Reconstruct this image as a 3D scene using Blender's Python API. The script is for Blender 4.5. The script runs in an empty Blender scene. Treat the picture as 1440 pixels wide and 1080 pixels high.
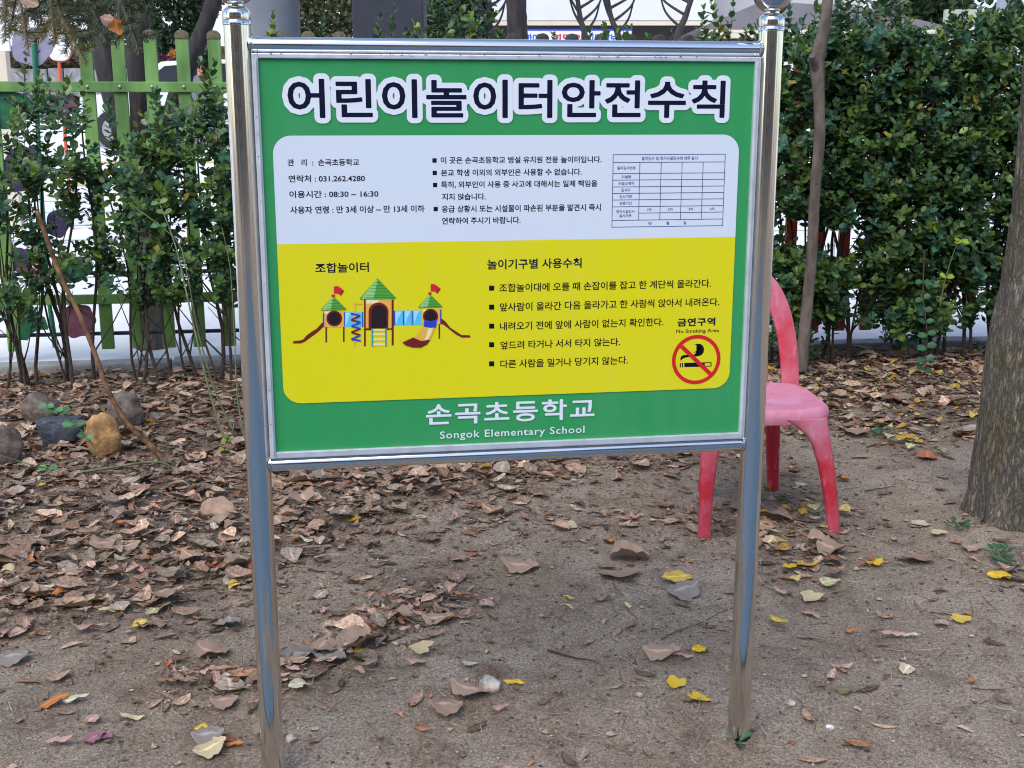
import bpy, bmesh, math, random
import numpy as np
from mathutils import Vector, Matrix
rad = math.radians
random.seed(7)
RNG = np.random.default_rng(7)

# ------------------------------------------------------------------ camera
F, PITCH, H = 1664.7, 0.2230, 1.443          # focal length in px of a 1440 wide picture
S = bpy.context.scene
COL = S.collection
cam_d = bpy.data.cameras.new('camera'); cam = bpy.data.objects.new('camera', cam_d); COL.objects.link(cam)
cam.location = (0, 0, H); cam.rotation_euler = (math.pi/2 - PITCH, 0, 0)
cam_d.sensor_width = 36; cam_d.lens = F/1440*36; cam_d.clip_end = 600; cam_d.clip_start = 0.05
S.camera = cam
# ------------------------------------------------------------------ world, sun, exposure
SUN_EL, SUN_AZ = rad(52), rad(205)      # azimuth measured from +Y towards +X
w = bpy.data.worlds.new('World'); S.world = w; w.use_nodes = True
nt = w.node_tree; bg = nt.nodes['Background']
sky = nt.nodes.new('ShaderNodeTexSky'); sky.sky_type = 'NISHITA'; sky.sun_disc = False
sky.sun_elevation = SUN_EL; sky.sun_rotation = SUN_AZ; sky.dust_density = 1.2; sky.air_density = 1.0; sky.ozone_density = 1.0
nt.links.new(sky.outputs[0], bg.inputs[0]); bg.inputs[1].default_value = 0.145
sd = bpy.data.lights.new('sun', 'SUN'); sd.energy = 1.35; sd.angle = rad(48); sd.color = (1, .95, .88)
sun = bpy.data.objects.new('sun', sd); COL.objects.link(sun)
sv = Vector((math.sin(SUN_AZ)*math.cos(SUN_EL), math.cos(SUN_AZ)*math.cos(SUN_EL), math.sin(SUN_EL)))
sun.rotation_euler = sv.to_track_quat('Z', 'Y').to_euler()
S.view_settings.view_transform = 'Standard'; S.view_settings.look = 'None'
S.view_settings.gamma = 1; S.view_settings.use_curve_mapping = False
S.view_settings.exposure = 0.90
S.render.engine = 'CYCLES'
S.cycles.filter_width = 1.1

# ------------------------------------------------------------------ measuring helpers (1440x1080 photo pixels -> places)
CP, SP = math.cos(PITCH), math.sin(PITCH)
def ray(x, y):
    dx, dy = (x-720)/F, (540-y)/F
    return Vector((dx, CP+dy*SP, -SP+dy*CP))
def at(x, y, Y):
    r = ray(x, y); return Vector((0, 0, H)) + r*(Y/r.y)
def gnd(x, y, z=0.0):
    r = ray(x, y); return Vector((0, 0, H)) + r*((z-H)/r.z)
def depth(P): return P[1]*CP - (P[2]-H)*SP
def topx(X, Y, Z):
    zc = Y*CP-(Z-H)*SP; yc = Y*SP+(Z-H)*CP
    return 720+F*X/zc, 540-F*yc/zc

# ------------------------------------------------------------------ noise
def vnoise(x, y, sc, seed):
    r = np.random.default_rng(seed); n = 256; g = r.random((n, n))
    X = np.asarray(x, float)/sc+1000; Y = np.asarray(y, float)/sc+1000
    i = np.floor(X).astype(int); j = np.floor(Y).astype(int); u = X-i; v = Y-j
    u = u*u*(3-2*u); v = v*v*(3-2*v); i %= n; j %= n; i2 = (i+1) % n; j2 = (j+1) % n
    return (g[i, j]*(1-u)+g[i2, j]*u)*(1-v)+(g[i, j2]*(1-u)+g[i2, j2]*u)*v - .5
def sstep(a, b, x):
    t = np.clip((x-a)/(b-a), 0, 1); return t*t*(3-2*t)

def litter_density(px, py):
    """how thick the fallen leaves lie, read at photo positions on the ground"""
    px = np.asarray(px, float); py = np.asarray(py, float)
    wob = 28*vnoise(px, py, 60, 3)+16*vnoise(px, py, 23, 4)
    xs = [-400, 0, 100, 230, 380, 480, 600, 700, 850, 1000, 1100, 1250, 1400, 1800]
    ed = [900, 890, 880, 840, 800, 760, 735, 700, 660, 640, 610, 605, 600, 600]
    e = np.interp(px, xs, ed)
    d = 1-sstep(e-35, e+45, py+wob)
    m = .40*np.exp(-((py-735+wob*.6)/34)**2)*sstep(560, 700, px)*(1-sstep(1120, 1230, px))
    m2 = .45*np.exp(-((py-790)/55)**2)*sstep(1050, 1090, px)*(1-sstep(1150, 1260, px))
    m3 = .22*np.exp(-((py-860)/60)**2)*(1-sstep(250, 420, px))
    b1 = 1.0*np.exp(-((py-970+wob*.4)/26)**2)*sstep(205, 240, px)*(1-sstep(360, 400, px))
    line = 985-(px-390)*.40
    b2 = .95*np.exp(-((py-line+28+wob*.3)/38)**2)*sstep(370, 400, px)*(1-sstep(600, 690, px))
    m4 = .26*(1-sstep(300, 560, px))*(1-sstep(850, 930, py))
    m5 = .32*np.exp(-((py-840)/60)**2)*sstep(420, 520, px)*(1-sstep(640, 740, px))
    m6 = .14*sstep(1340, 1420, px)*np.exp(-((py-800)/60)**2)
    return np.clip(d+m+m2+m3+b1+b2+m4+m5+m6, 0, 1)

def gh(x, y):
    x = np.asarray(x, float); y = np.asarray(y, float)
    near = sstep(.6, 1.6, y)*(1-sstep(6.4, 7.0, y-x*.137))*(1-sstep(3.2, 4.5, np.abs(x)))
    z = .030*vnoise(x, y, .75, 11)+.020*vnoise(x, y, .28, 12)+.010*vnoise(x, y, .10, 13)+.0055*vnoise(x, y, .04, 14)+.0035*vnoise(x, y, .017, 15)
    zc = y*CP+H*SP
    px = 720+F*x/zc; py = 540-F*(y*SP-H*CP)/zc
    line = 985-(px-390)*.40
    lip = sstep(-7, 5, py-line)*sstep(340, 420, px)*(1-sstep(640, 720, px))
    z = z+.020*lip*np.exp(-np.clip(py-line, 0, None)/90)
    z = z+.018*litter_density(px, py)
    return z*near
def ghs(x, y): return float(gh(np.array([x]), np.array([y]))[0])

# ------------------------------------------------------------------ materials
MATS = {}
def mat(name, col, rough=.6, metal=0, var=0.0, vscale=8, col2=None, bump=0.0, bscale=60, spec=.5, aniso=0, stretch=None, det=6):
    m = bpy.data.materials.new(name); m.use_nodes = True; n = m.node_tree; b = n.nodes['Principled BSDF']
    b.inputs['Roughness'].default_value = rough; b.inputs['Metallic'].default_value = metal
    b.inputs['Specular IOR Level'].default_value = spec
    c = tuple(col)+(1,)
    b.inputs['Base Color'].default_value = c
    tc = n.nodes.new('ShaderNodeTexCoord'); src = tc.outputs['Object']
    if stretch:
        mp = n.nodes.new('ShaderNodeMapping'); mp.inputs['Scale'].default_value = stretch
        n.links.new(src, mp.inputs[0]); src = mp.outputs[0]
    if var or col2:
        t = n.nodes.new('ShaderNodeTexNoise'); t.inputs['Scale'].default_value = vscale; t.inputs['Detail'].default_value = det
        n.links.new(src, t.inputs['Vector'])
        r = n.nodes.new('ShaderNodeValToRGB'); r.color_ramp.elements[0].position = .35; r.color_ramp.elements[1].position = .68
        c2 = tuple(col2)+(1,) if col2 else tuple(min(1, v*(1+var)) for v in col)+(1,)
        r.color_ramp.elements[0].color = tuple(v*(1-var) for v in col)+(1,) ; r.color_ramp.elements[1].color = c2
        n.links.new(t.outputs[0], r.inputs[0]); n.links.new(r.outputs[0], b.inputs['Base Color'])
    if bump:
        t2 = n.nodes.new('ShaderNodeTexNoise'); t2.inputs['Scale'].default_value = bscale; t2.inputs['Detail'].default_value = 8
        n.links.new(src, t2.inputs['Vector'])
        bp = n.nodes.new('ShaderNodeBump'); bp.inputs['Strength'].default_value = bump; bp.inputs['Distance'].default_value = .01
        n.links.new(t2.outputs[0], bp.inputs['Height']); n.links.new(bp.outputs[0], b.inputs['Normal'])
    MATS[name] = m; return m
def tinted(name, rough=.5, spec=.5, vein=0.15, vscale=90, trans=0.0):
    """colour per piece comes from the 'tint' attribute, with fine mottling"""
    m = bpy.data.materials.new(name); m.use_nodes = True; n = m.node_tree; b = n.nodes['Principled BSDF']
    b.inputs['Roughness'].default_value = rough; b.inputs['Specular IOR Level'].default_value = spec
    a = n.nodes.new('ShaderNodeAttribute'); a.attribute_name = 'tint'
    tc = n.nodes.new('ShaderNodeTexCoord')
    t = n.nodes.new('ShaderNodeTexNoise'); t.inputs['Scale'].default_value = vscale; t.inputs['Detail'].default_value = 5
    n.links.new(tc.outputs['Object'], t.inputs['Vector'])
    mr = n.nodes.new('ShaderNodeMapRange'); mr.inputs[1].default_value = .3; mr.inputs[2].default_value = .7
    mr.inputs[3].default_value = 1-vein*2; mr.inputs[4].default_value = 1+vein*2
    n.links.new(t.outputs[0], mr.inputs[0])
    mx = n.nodes.new('ShaderNodeVectorMath'); mx.operation = 'SCALE'
    rb = n.nodes.new('ShaderNodeAttribute'); rb.attribute_name = 'rib'
    r1 = n.nodes.new('ShaderNodeMapRange'); r1.inputs[1].default_value = .80; r1.inputs[2].default_value = .97; r1.inputs[3].default_value = .94; r1.inputs[4].default_value = 1.55; n.links.new(rb.outputs['Fac'], r1.inputs[0])
    mm = n.nodes.new('ShaderNodeMath'); mm.operation = 'MULTIPLY'; n.links.new(mr.outputs[0], mm.inputs[0]); n.links.new(r1.outputs[0], mm.inputs[1])
    n.links.new(a.outputs['Color'], mx.inputs[0]); n.links.new(mm.outputs[0], mx.inputs['Scale'])
    n.links.new(mx.outputs[0], b.inputs['Base Color'])
    if trans:
        tr = n.nodes.new('ShaderNodeBsdfTranslucent'); n.links.new(mx.outputs[0], tr.inputs[0])
        ms = n.nodes.new('ShaderNodeMixShader'); ms.inputs[0].default_value = trans
        n.links.new(b.outputs[0], ms.inputs[1]); n.links.new(tr.outputs[0], ms.inputs[2])
        n.links.new(ms.outputs[0], n.nodes['Material Output'].inputs[0])
    MATS[name] = m; return m

# soil: two tones, grit, fine relief
def soil_mat():
    m = bpy.data.materials.new('soil'); m.use_nodes = True; n = m.node_tree; b = n.nodes['Principled BSDF']
    b.inputs['Roughness'].default_value = .95; b.inputs['Specular IOR Level'].default_value = .15
    tc = n.nodes.new('ShaderNodeTexCoord')
    def noise(s, d=6, r=.6):
        t = n.nodes.new('ShaderNodeTexNoise'); t.inputs['Scale'].default_value = s; t.inputs['Detail'].default_value = d; t.inputs['Roughness'].default_value = r
        n.links.new(tc.outputs['Object'], t.inputs['Vector']); return t
    def ramp(f, p0, c0, p1, c1):
        r = n.nodes.new('ShaderNodeValToRGB'); e = r.color_ramp.elements
        e[0].position = p0; e[1].position = p1; e[0].color = c0+(1,); e[1].color = c1+(1,); n.links.new(f, r.inputs[0]); return r
    def mix(f, a, b_, mode='MIX'):
        x = n.nodes.new('ShaderNodeMix'); x.data_type = 'RGBA'; x.blend_type = mode
        if hasattr(f, 'links') or not isinstance(f, float): n.links.new(f, x.inputs[0])
        else: x.inputs[0].default_value = f
        n.links.new(a, x.inputs[6]); n.links.new(b_, x.inputs[7]); return x.outputs[2]
    a = ramp(noise(1.6).outputs[0], .38, (.47, .365, .27), .62, (.66, .54, .42))
    g = ramp(noise(120, 6, .9).outputs[0], .38, (.16, .14, .13), .62, (1.75, 1.74, 1.72))
    g2 = ramp(noise(420, 3, .85).outputs[0], .38, (.25, .24, .23), .62, (1.6, 1.6, 1.62))
    c = mix(.8, a.outputs[0], g.outputs[0], 'MULTIPLY'); c = mix(.7, c, g2.outputs[0], 'MULTIPLY')
    # dark damp scuffs with a shape of their own
    dn = ramp(noise(5.5, 8, .7).outputs[0], .50, (1, 1, 1), .66, (.66, .63, .61))
    c = mix(1.0, c, dn.outputs[0], 'MULTIPLY')
    # pale grit specks
    v = n.nodes.new('ShaderNodeTexVoronoi'); v.inputs['Scale'].default_value = 150; n.links.new(tc.outputs['Object'], v.inputs['Vector'])
    sp = n.nodes.new('ShaderNodeMath'); sp.operation = 'LESS_THAN'; sp.inputs[1].default_value = .16; n.links.new(v.outputs['Distance'], sp.inputs[0])
    sn = n.nodes.new('ShaderNodeMath'); sn.operation = 'GREATER_THAN'; sn.inputs[1].default_value = .70
    sepc = n.nodes.new('ShaderNodeSeparateColor'); n.links.new(v.outputs['Color'], sepc.inputs[0]); n.links.new(sepc.outputs[0], sn.inputs[0])
    mu = n.nodes.new('ShaderNodeMath'); mu.operation = 'MULTIPLY'; n.links.new(sp.outputs[0], mu.inputs[0]); n.links.new(sn.outputs[0], mu.inputs[1])
    pale = n.nodes.new('ShaderNodeRGB'); pale.outputs[0].default_value = (.36, .34, .32, 1)
    c = mix(mu.outputs[0], c, pale.outputs[0])
    n.links.new(c, b.inputs['Base Color'])
    ad = n.nodes.new('ShaderNodeMath'); ad.operation = 'ADD'
    n.links.new(noise(110, 8, .8).outputs[0], ad.inputs[0]); n.links.new(noise(420, 3, .8).outputs[0], ad.inputs[1])
    bp = n.nodes.new('ShaderNodeBump'); bp.inputs['Strength'].default_value = 1; bp.inputs['Distance'].default_value = .012
    n.links.new(ad.outputs[0], bp.inputs['Height']); n.links.new(bp.outputs[0], b.inputs['Normal'])
    return m
SOIL = soil_mat()
LEAF = tinted('hedge_leaf', .34, .5, .10, 60, .24)
DRY = tinted('dry_leaf', .75, .25, .22, 110, .08)
GRIT = tinted('grit', .9, .2, .2, 200)
NEEDLE = tinted('needle', .55, .4, .1, 60)
STEEL = mat('stainless_steel', (.73, .71, .68), .09, 1, bump=.02, bscale=9, stretch=(1, 1, .10))
def grain(m):
    n = m.node_tree; b = n.nodes['Principled BSDF']; t = n.nodes.new('ShaderNodeTangent'); t.direction_type = 'RADIAL'; t.axis = 'Z'
    b.inputs['Anisotropic'].default_value = .8; b.inputs['Anisotropic Rotation'].default_value = .25; n.links.new(t.outputs[0], b.inputs['Tangent'])
grain(STEEL)
STEEL_RAIL = mat('polished_rail_steel', (.76, .76, .77), .09, 1, bump=.02, bscale=9, stretch=(.1, 1, 1))
STEEL_BALL = mat('polished_steel', (.62, .62, .63), .06, 1)
ALU = mat('aluminium_trim', (.74, .77, .82), .38, .55, var=.10, vscale=25, bump=.08, bscale=60)
GREEN_PRINT = mat('green_print', (.032, .300, .095), .40, spec=.35, var=.03, vscale=900)
WHITE_PRINT = mat('white_print', (.66, .72, .82), .40, spec=.35)
YELLOW_PRINT = mat('yellow_print', (.72, .66, .008), .42, spec=.3, var=.02, vscale=900)
NAVY = mat('navy_ink', (.005, .007, .030), .5, spec=.12)
INK = mat('black_ink', (.005, .005, .010), .5, spec=.12)
BLUEINK = mat('blue_ink', (.03, .05, .22), .45, spec=.3)
LETTER_WHITE = mat('white_ink', (.72, .77, .84), .4, spec=.35)
REDINK = mat('red_ink', (.62, .015, .02), .42, spec=.3)
def weather(m, amt=.10):
    n = m.node_tree; b = n.nodes['Principled BSDF']; tc = n.nodes.new('ShaderNodeTexCoord'); mp = n.nodes.new('ShaderNodeMapping'); mp.inputs['Scale'].default_value = (1, 1, .12)
    n.links.new(tc.outputs['Object'], mp.inputs[0]); t = n.nodes.new('ShaderNodeTexNoise'); t.inputs['Scale'].default_value = 22; t.inputs['Detail'].default_value = 8; t.inputs['Roughness'].default_value = .7; n.links.new(mp.outputs[0], t.inputs['Vector'])
    t2 = n.nodes.new('ShaderNodeTexNoise'); t2.inputs['Scale'].default_value = 3; t2.inputs['Detail'].default_value = 6; n.links.new(tc.outputs['Object'], t2.inputs['Vector'])
    ml = n.nodes.new('ShaderNodeMath'); ml.operation = 'MULTIPLY'; n.links.new(t.outputs[0], ml.inputs[0]); n.links.new(t2.outputs[0], ml.inputs[1])
    mr = n.nodes.new('ShaderNodeMapRange'); mr.inputs[1].default_value = .2; mr.inputs[2].default_value = .42; mr.inputs[3].default_value = 0; mr.inputs[4].default_value = amt; n.links.new(ml.outputs[0], mr.inputs[0])
    mx = n.nodes.new('ShaderNodeMix'); mx.data_type = 'RGBA'; mx.inputs[7].default_value = (.42, .40, .37, 1); n.links.new(mr.outputs[0], mx.inputs[0])
    bc = b.inputs['Base Color']
    if bc.links: n.links.new(bc.links[0].from_socket, mx.inputs[6])
    else: mx.inputs[6].default_value = bc.default_value
    n.links.new(mx.outputs[2], bc); r2 = n.nodes.new('ShaderNodeMapRange'); r2.inputs[1].default_value = .2; r2.inputs[2].default_value = .42; r2.inputs[3].default_value = .28; r2.inputs[4].default_value = .5; n.links.new(ml.outputs[0], r2.inputs[0]); n.links.new(r2.outputs[0], b.inputs['Roughness'])
for m_ in (GREEN_PRINT, WHITE_PRINT, YELLOW_PRINT): weather(m_, .045)
def ink(name, c): return mat(name, c, .42, spec=.3)
P_ROOF = ink('picture_green', (.09, .35, .05)); P_ROOFL = ink('picture_light_green', (.30, .60, .22)); P_LINE = ink('picture_dark_green', (.04, .20, .03))
P_WALL = ink('picture_orange', (.78, .42, .08)); P_WALLL = ink('picture_cream', (.85, .72, .40)); P_MAR = ink('picture_maroon', (.16, .015, .012)); P_HOLE = ink('picture_dark', (.02, .01, .015))
P_SKY = ink('picture_sky_blue', (.10, .52, .80)); P_SKYL = ink('picture_pale_blue', (.35, .72, .88)); P_BLUE = ink('picture_blue', (.02, .06, .50)); P_RED = ink('picture_red', (.60, .02, .03)); P_TEAL = ink('picture_teal', (.02, .30, .38))
FENCE_G = mat('green_paint', (.13, .28, .07), .55, var=.30, vscale=9, col2=(.20, .40, .11), bump=.05, bscale=80, stretch=(1, 1, .3))
FENCE_R = mat('red_paint', (.36, .045, .022), .5, var=.25, vscale=14, bump=.05, bscale=80)
CAP = mat('dark_cap', (.045, .040, .040), .6, var=.3, vscale=40)
CAPB = mat('dirty_cap', (.14, .12, .07), .7, var=.4, vscale=60)
BOLT = mat('bolt_steel', (.35, .36, .33), .4, .8)
ROD = mat('dark_blue_rod', (.02, .03, .07), .5)
STEMG = mat('green_rod', (.02, .20, .11), .45)
MAUVE = mat('mauve_paint', (.20, .07, .11), .5, var=.25, vscale=20)
LILAC = mat('lilac_paint', (.33, .31, .44), .5, var=.1, vscale=18)
DPURP = mat('dark_purple_paint', (.06, .045, .13), .5, var=.3, vscale=12)
LEAFG = mat('ornament_green', (.012, .13, .055), .5, var=.3, vscale=18)
BARK_D = mat('dark_bark', (.040, .034, .036), .9, var=.4, vscale=25, bump=.6, bscale=45, stretch=(1, 1, .3))
BARK_G = mat('grey_bark', (.145, .118, .098), .9, var=.35, vscale=22, bump=.6, bscale=60, stretch=(1, 1, .35))
def bark_mat():
    m = bpy.data.materials.new('ridged_bark'); m.use_nodes = True; n = m.node_tree; b = n.nodes['Principled BSDF']
    b.inputs['Roughness'].default_value = .95; b.inputs['Specular IOR Level'].default_value = .2
    tc = n.nodes.new('ShaderNodeTexCoord'); mp = n.nodes.new('ShaderNodeMapping'); mp.inputs['Scale'].default_value = (1, 1, .22)
    n.links.new(tc.outputs['Object'], mp.inputs[0])
    def noise(s_, d, r, src, dist=0):
        t = n.nodes.new('ShaderNodeTexNoise'); t.inputs['Scale'].default_value = s_; t.inputs['Detail'].default_value = d; t.inputs['Roughness'].default_value = r; t.inputs['Distortion'].default_value = dist
        n.links.new(src, t.inputs['Vector']); return t
    t1 = noise(62, 8, .7, mp.outputs[0], .5); t2 = noise(160, 5, .7, tc.outputs['Object']); t3 = noise(5, 5, .6, tc.outputs['Object'])
    ab = n.nodes.new('ShaderNodeMath'); ab.operation = 'SUBTRACT'; ab.inputs[1].default_value = .5; n.links.new(t1.outputs[0], ab.inputs[0])
    a2 = n.nodes.new('ShaderNodeMath'); a2.operation = 'ABSOLUTE'; n.links.new(ab.outputs[0], a2.inputs[0])
    mr = n.nodes.new('ShaderNodeMapRange'); mr.inputs[1].default_value = 0; mr.inputs[2].default_value = .13; n.links.new(a2.outputs[0], mr.inputs[0])
    ad = n.nodes.new('ShaderNodeMath'); ad.operation = 'MULTIPLY_ADD'; ad.inputs[1].default_value = .55; n.links.new(t2.outputs[0], ad.inputs[0]); n.links.new(mr.outputs[0], ad.inputs[2])
    r = n.nodes.new('ShaderNodeValToRGB'); e = r.color_ramp.elements; e[0].position = .25; e[1].position = 1.0; e[0].color = (.10, .086, .070, 1); e[1].color = (.42, .37, .31, 1)
    n.links.new(ad.outputs[0], r.inputs[0])
    r3 = n.nodes.new('ShaderNodeValToRGB'); r3.color_ramp.elements[0].position = .45; r3.color_ramp.elements[1].position = .62
    r3.color_ramp.elements[0].color = (1, 1, 1, 1); r3.color_ramp.elements[1].color = (.84, .84, .66, 1); n.links.new(t3.outputs[0], r3.inputs[0])
    mx = n.nodes.new('ShaderNodeMix'); mx.data_type = 'RGBA'; mx.blend_type = 'MULTIPLY'; mx.inputs[0].default_value = 1
    n.links.new(r.outputs[0], mx.inputs[6]); n.links.new(r3.outputs[0], mx.inputs[7]); n.links.new(mx.outputs[2], b.inputs['Base Color'])
    bp = n.nodes.new('ShaderNodeBump'); bp.inputs['Strength'].default_value = 1; bp.inputs['Distance'].default_value = .014
    n.links.new(ad.outputs[0], bp.inputs['Height']); n.links.new(bp.outputs[0], b.inputs['Normal']); return m
BARK_R = bark_mat()
TWIG = mat('twig_bark', (.060, .042, .032), .85, var=.4, vscale=40, bump=.3, bscale=120)
STICK = mat('orange_brown_bark', (.15, .070, .028), .8, var=.7, vscale=22, bump=.3, bscale=90)
CANE = mat('green_cane', (.12, .15, .065), .7, var=.3, vscale=25)
PAVE = mat('pale_paving', (.74, .745, .76), .85, var=.07, vscale=3, bump=.1, bscale=90)
KERB = mat('kerb_concrete', (.30, .30, .30), .9, var=.2, vscale=12, bump=.3, bscale=120)
WALLW = mat('white_render', (.62, .63, .66), .85, var=.05, vscale=.8)
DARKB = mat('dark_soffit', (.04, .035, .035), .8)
CREAM = mat('cream_fascia', (.62, .54, .42), .7, var=.06, vscale=3)
ROOFG = mat('grey_roof', (.17, .16, .18), .85, var=.15, vscale=2)
GLASS = mat('window_glass', (.03, .035, .045), .08, spec=.8)
CONC = mat('grey_column', (.150, .170, .195), .75, var=.10, vscale=4, bump=.08, bscale=50)
NAVYC = mat('navy_column', (.022, .025, .040), .7, var=.15, vscale=8)
STONE_Y = mat('ochre_stone', (.40, .225, .09), .85, var=.5, vscale=22, bump=1, bscale=40)
STONE_G = mat('brown_grey_stone', (.150, .118, .095), .9, var=.5, vscale=22, bump=1, bscale=45)
STONE_T = mat('tan_stone', (.36, .24, .17), .85, var=.25, vscale=16, bump=.4, bscale=40)
STONE_B = mat('blue_black_granite', (.055, .065, .085), .6, var=.5, vscale=70, bump=.2, bscale=90)
STONE_W = mat('pale_stone', (.42, .38, .33), .8, var=.45, vscale=30, bump=.4, bscale=60)

# ------------------------------------------------------------------ object helpers
def tag(o, label=None, cat=None, group=None, kind=None):
    if label: o['label'] = label
    if cat: o['category'] = cat
    if group: o['group'] = group
    if kind: o['kind'] = kind
    return o
def empty(name, loc=(0, 0, 0), rz=0, **k):
    o = bpy.data.objects.new(name, None); COL.objects.link(o); o.location = loc; o.rotation_euler = (0, 0, rz); o.empty_display_size = .1
    return tag(o, **k)
def link(name, me, m, parent=None, **k):
    if m is not None and len(me.materials) == 0: me.materials.append(m)
    o = bpy.data.objects.new(name, me); COL.objects.link(o)
    if parent is not None: o.parent = parent
    return tag(o, **k)
class MB:
    def __init__(s): s.v = []; s.f = []
    def add(s, vs, fs):
        o = len(s.v); s.v += [tuple(p) for p in vs]; s.f += [tuple(i+o for i in f) for f in fs]; return s
    def box(s, c, d, M=None):
        x, y, z = [k/2 for k in d]
        vs = [Vector((sx*x, sy*y, sz*z)) for sx in (-1, 1) for sy in (-1, 1) for sz in (-1, 1)]
        if M is not None: vs = [M @ p for p in vs]
        vs = [p+Vector(c) for p in vs]
        return s.add(vs, [(0, 1, 3, 2), (4, 6, 7, 5), (0, 4, 5, 1), (2, 3, 7, 6), (0, 2, 6, 4), (1, 5, 7, 3)])
    def tube(s, pts, rs, n=10, cap=True, wob=0, seed=0):
        pts = [Vector(p) for p in pts]; r_ = random.Random(seed); rings = []
        prev = None
        for i, p in enumerate(pts):
            d = (pts[min(i+1, len(pts)-1)]-pts[max(i-1, 0)]).normalized()
            if prev is None:
                a = d.cross(Vector((0, 1, 0)) if abs(d.y) < .9 else Vector((1, 0, 0))).normalized()
            else: a = (prev-d*prev.dot(d)).normalized()
            prev = a; b = d.cross(a); R = rs[i] if hasattr(rs, '__len__') else rs
            rings.append([p+(a*math.cos(t*2*math.pi/n)+b*math.sin(t*2*math.pi/n))*R*(1+wob*(r_.random()-.5)) for t in range(n)])
        o = len(s.v)
        for r in rings: s.v += [tuple(q) for q in r]
        for i in range(len(rings)-1):
            for t in range(n):
                s.f.append((o+i*n+t, o+i*n+(t+1) % n, o+(i+1)*n+(t+1) % n, o+(i+1)*n+t))
        if cap:
            s.f.append(tuple(o+t for t in range(n-1, -1, -1))); s.f.append(tuple(o+(len(rings)-1)*n+t for t in range(n)))
        return s
    def lathe(s, prof, n=32, c=(0, 0, 0)):
        o = len(s.v)
        for r, z in prof:
            for t in range(n):
                a = 2*math.pi*t/n; s.v.append((c[0]+r*math.cos(a), c[1]+r*math.sin(a), c[2]+z))
        for i in range(len(prof)-1):
            for t in range(n):
                s.f.append((o+i*n+t, o+i*n+(t+1) % n, o+(i+1)*n+(t+1) % n, o+(i+1)*n+t))
        s.f.append(tuple(o+t for t in range(n-1, -1, -1))); s.f.append(tuple(o+(len(prof)-1)*n+t for t in range(n)))
        return s
    def prism(s, poly, y0, y1):
        """poly in x,z extruded along y (ccw seen from -y)"""
        n = len(poly); o = len(s.v)
        s.v += [(x, y0, z) for x, z in poly]+[(x, y1, z) for x, z in poly]
        s.f.append(tuple(o+i for i in range(n))); s.f.append(tuple(o+n+i for i in range(n-1, -1, -1)))
        for i in range(n):
            j = (i+1) % n; s.f.append((o+i, o+n+i, o+n+j, o+j))
        return s
    def build(s, name, m, parent=None, smooth=False, bevel=0, fix=True, **k):
        me = bpy.data.meshes.new(name); me.from_pydata(s.v, [], s.f)
        if bevel or fix:
            bm = bmesh.new(); bm.from_mesh(me)
            if fix: bmesh.ops.recalc_face_normals(bm, faces=bm.faces)
            if bevel:
                es = [e for e in bm.edges if len(e.link_faces) == 2 and e.calc_face_angle(0) > .5]
                bmesh.ops.bevel(bm, geom=es, offset=bevel, segments=2, affect='EDGES', profile=.6)
            bm.to_mesh(me); bm.free()
        if smooth:
            me.polygons.foreach_set('use_smooth', [True]*len(me.polygons))
            try: me.set_sharp_from_angle(angle=rad(40))
            except Exception: pass
        me.update(); return link(name, me, m, parent, **k)
def np_mesh(name, V, Fq, m, parent=None, tint=None, smooth=True, rib=None, **k):
    """V (n,3), Fq (m,3 or 4)"""
    me = bpy.data.meshes.new(name); kq = Fq.shape[1]
    me.vertices.add(len(V)); me.vertices.foreach_set('co', V.astype(np.float32).ravel())
    me.loops.add(Fq.size); me.loops.foreach_set('vertex_index', Fq.astype(np.int32).ravel())
    me.polygons.add(len(Fq)); me.polygons.foreach_set('loop_start', np.arange(0, Fq.size, kq, dtype=np.int32))
    me.polygons.foreach_set('loop_total', np.full(len(Fq), kq, np.int32))
    if smooth: me.polygons.foreach_set('use_smooth', np.ones(len(Fq), bool))
    me.update(calc_edges=True)
    if tint is not None:
        a = me.attributes.new('tint', 'FLOAT_COLOR', 'POINT'); a.data.foreach_set('color', np.c_[tint, np.ones(len(tint))].astype(np.float32).ravel())
    if rib is not None:
        a = me.attributes.new('rib', 'FLOAT', 'POINT'); a.data.foreach_set('value', rib.astype(np.float32))
    return link(name, me, m, parent, **k)
def copy_tree(o, parent=None):
    c = o.copy(); COL.objects.link(c)
    if parent is not None: c.parent = parent
    for ch in list(o.children): copy_tree(ch, c)
    return c

# ------------------------------------------------------------------ GROUND
def lines(a, b, step, outer_lo, outer_hi):
    mid = np.arange(a, b+1e-6, step); lo = []; x = a; s = step
    while x > outer_lo: s *= 1.5; x -= s; lo.append(x)
    hi = []; x = b; s = step
    while x < outer_hi: s *= 1.5; x += s; hi.append(x)
    return np.array(lo[::-1]+list(mid)+hi)
gx = lines(-3.0, 3.0, .014, -90, 90); gy = lines(1.7, 7.2, .014, -90, 120)
GX, GY = np.meshgrid(gx, gy, indexing='ij'); GZ = gh(GX, GY)
KY0, KSL = 6.98, .137                     # kerb line: Y = KY0 + KSL*X
back = sstep(0, .25, GY-(KY0+.10+KSL*GX)); GZ = GZ-back*.06
nx, ny = GX.shape; V = np.c_[GX.ravel(), GY.ravel(), GZ.ravel()]
ii, jj = np.meshgrid(np.arange(nx-1), np.arange(ny-1), indexing='ij'); a = (ii*ny+jj).ravel()
np_mesh('ground', V, np.c_[a, a+ny, a+ny+1, a+1], SOIL, kind='structure')

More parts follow.
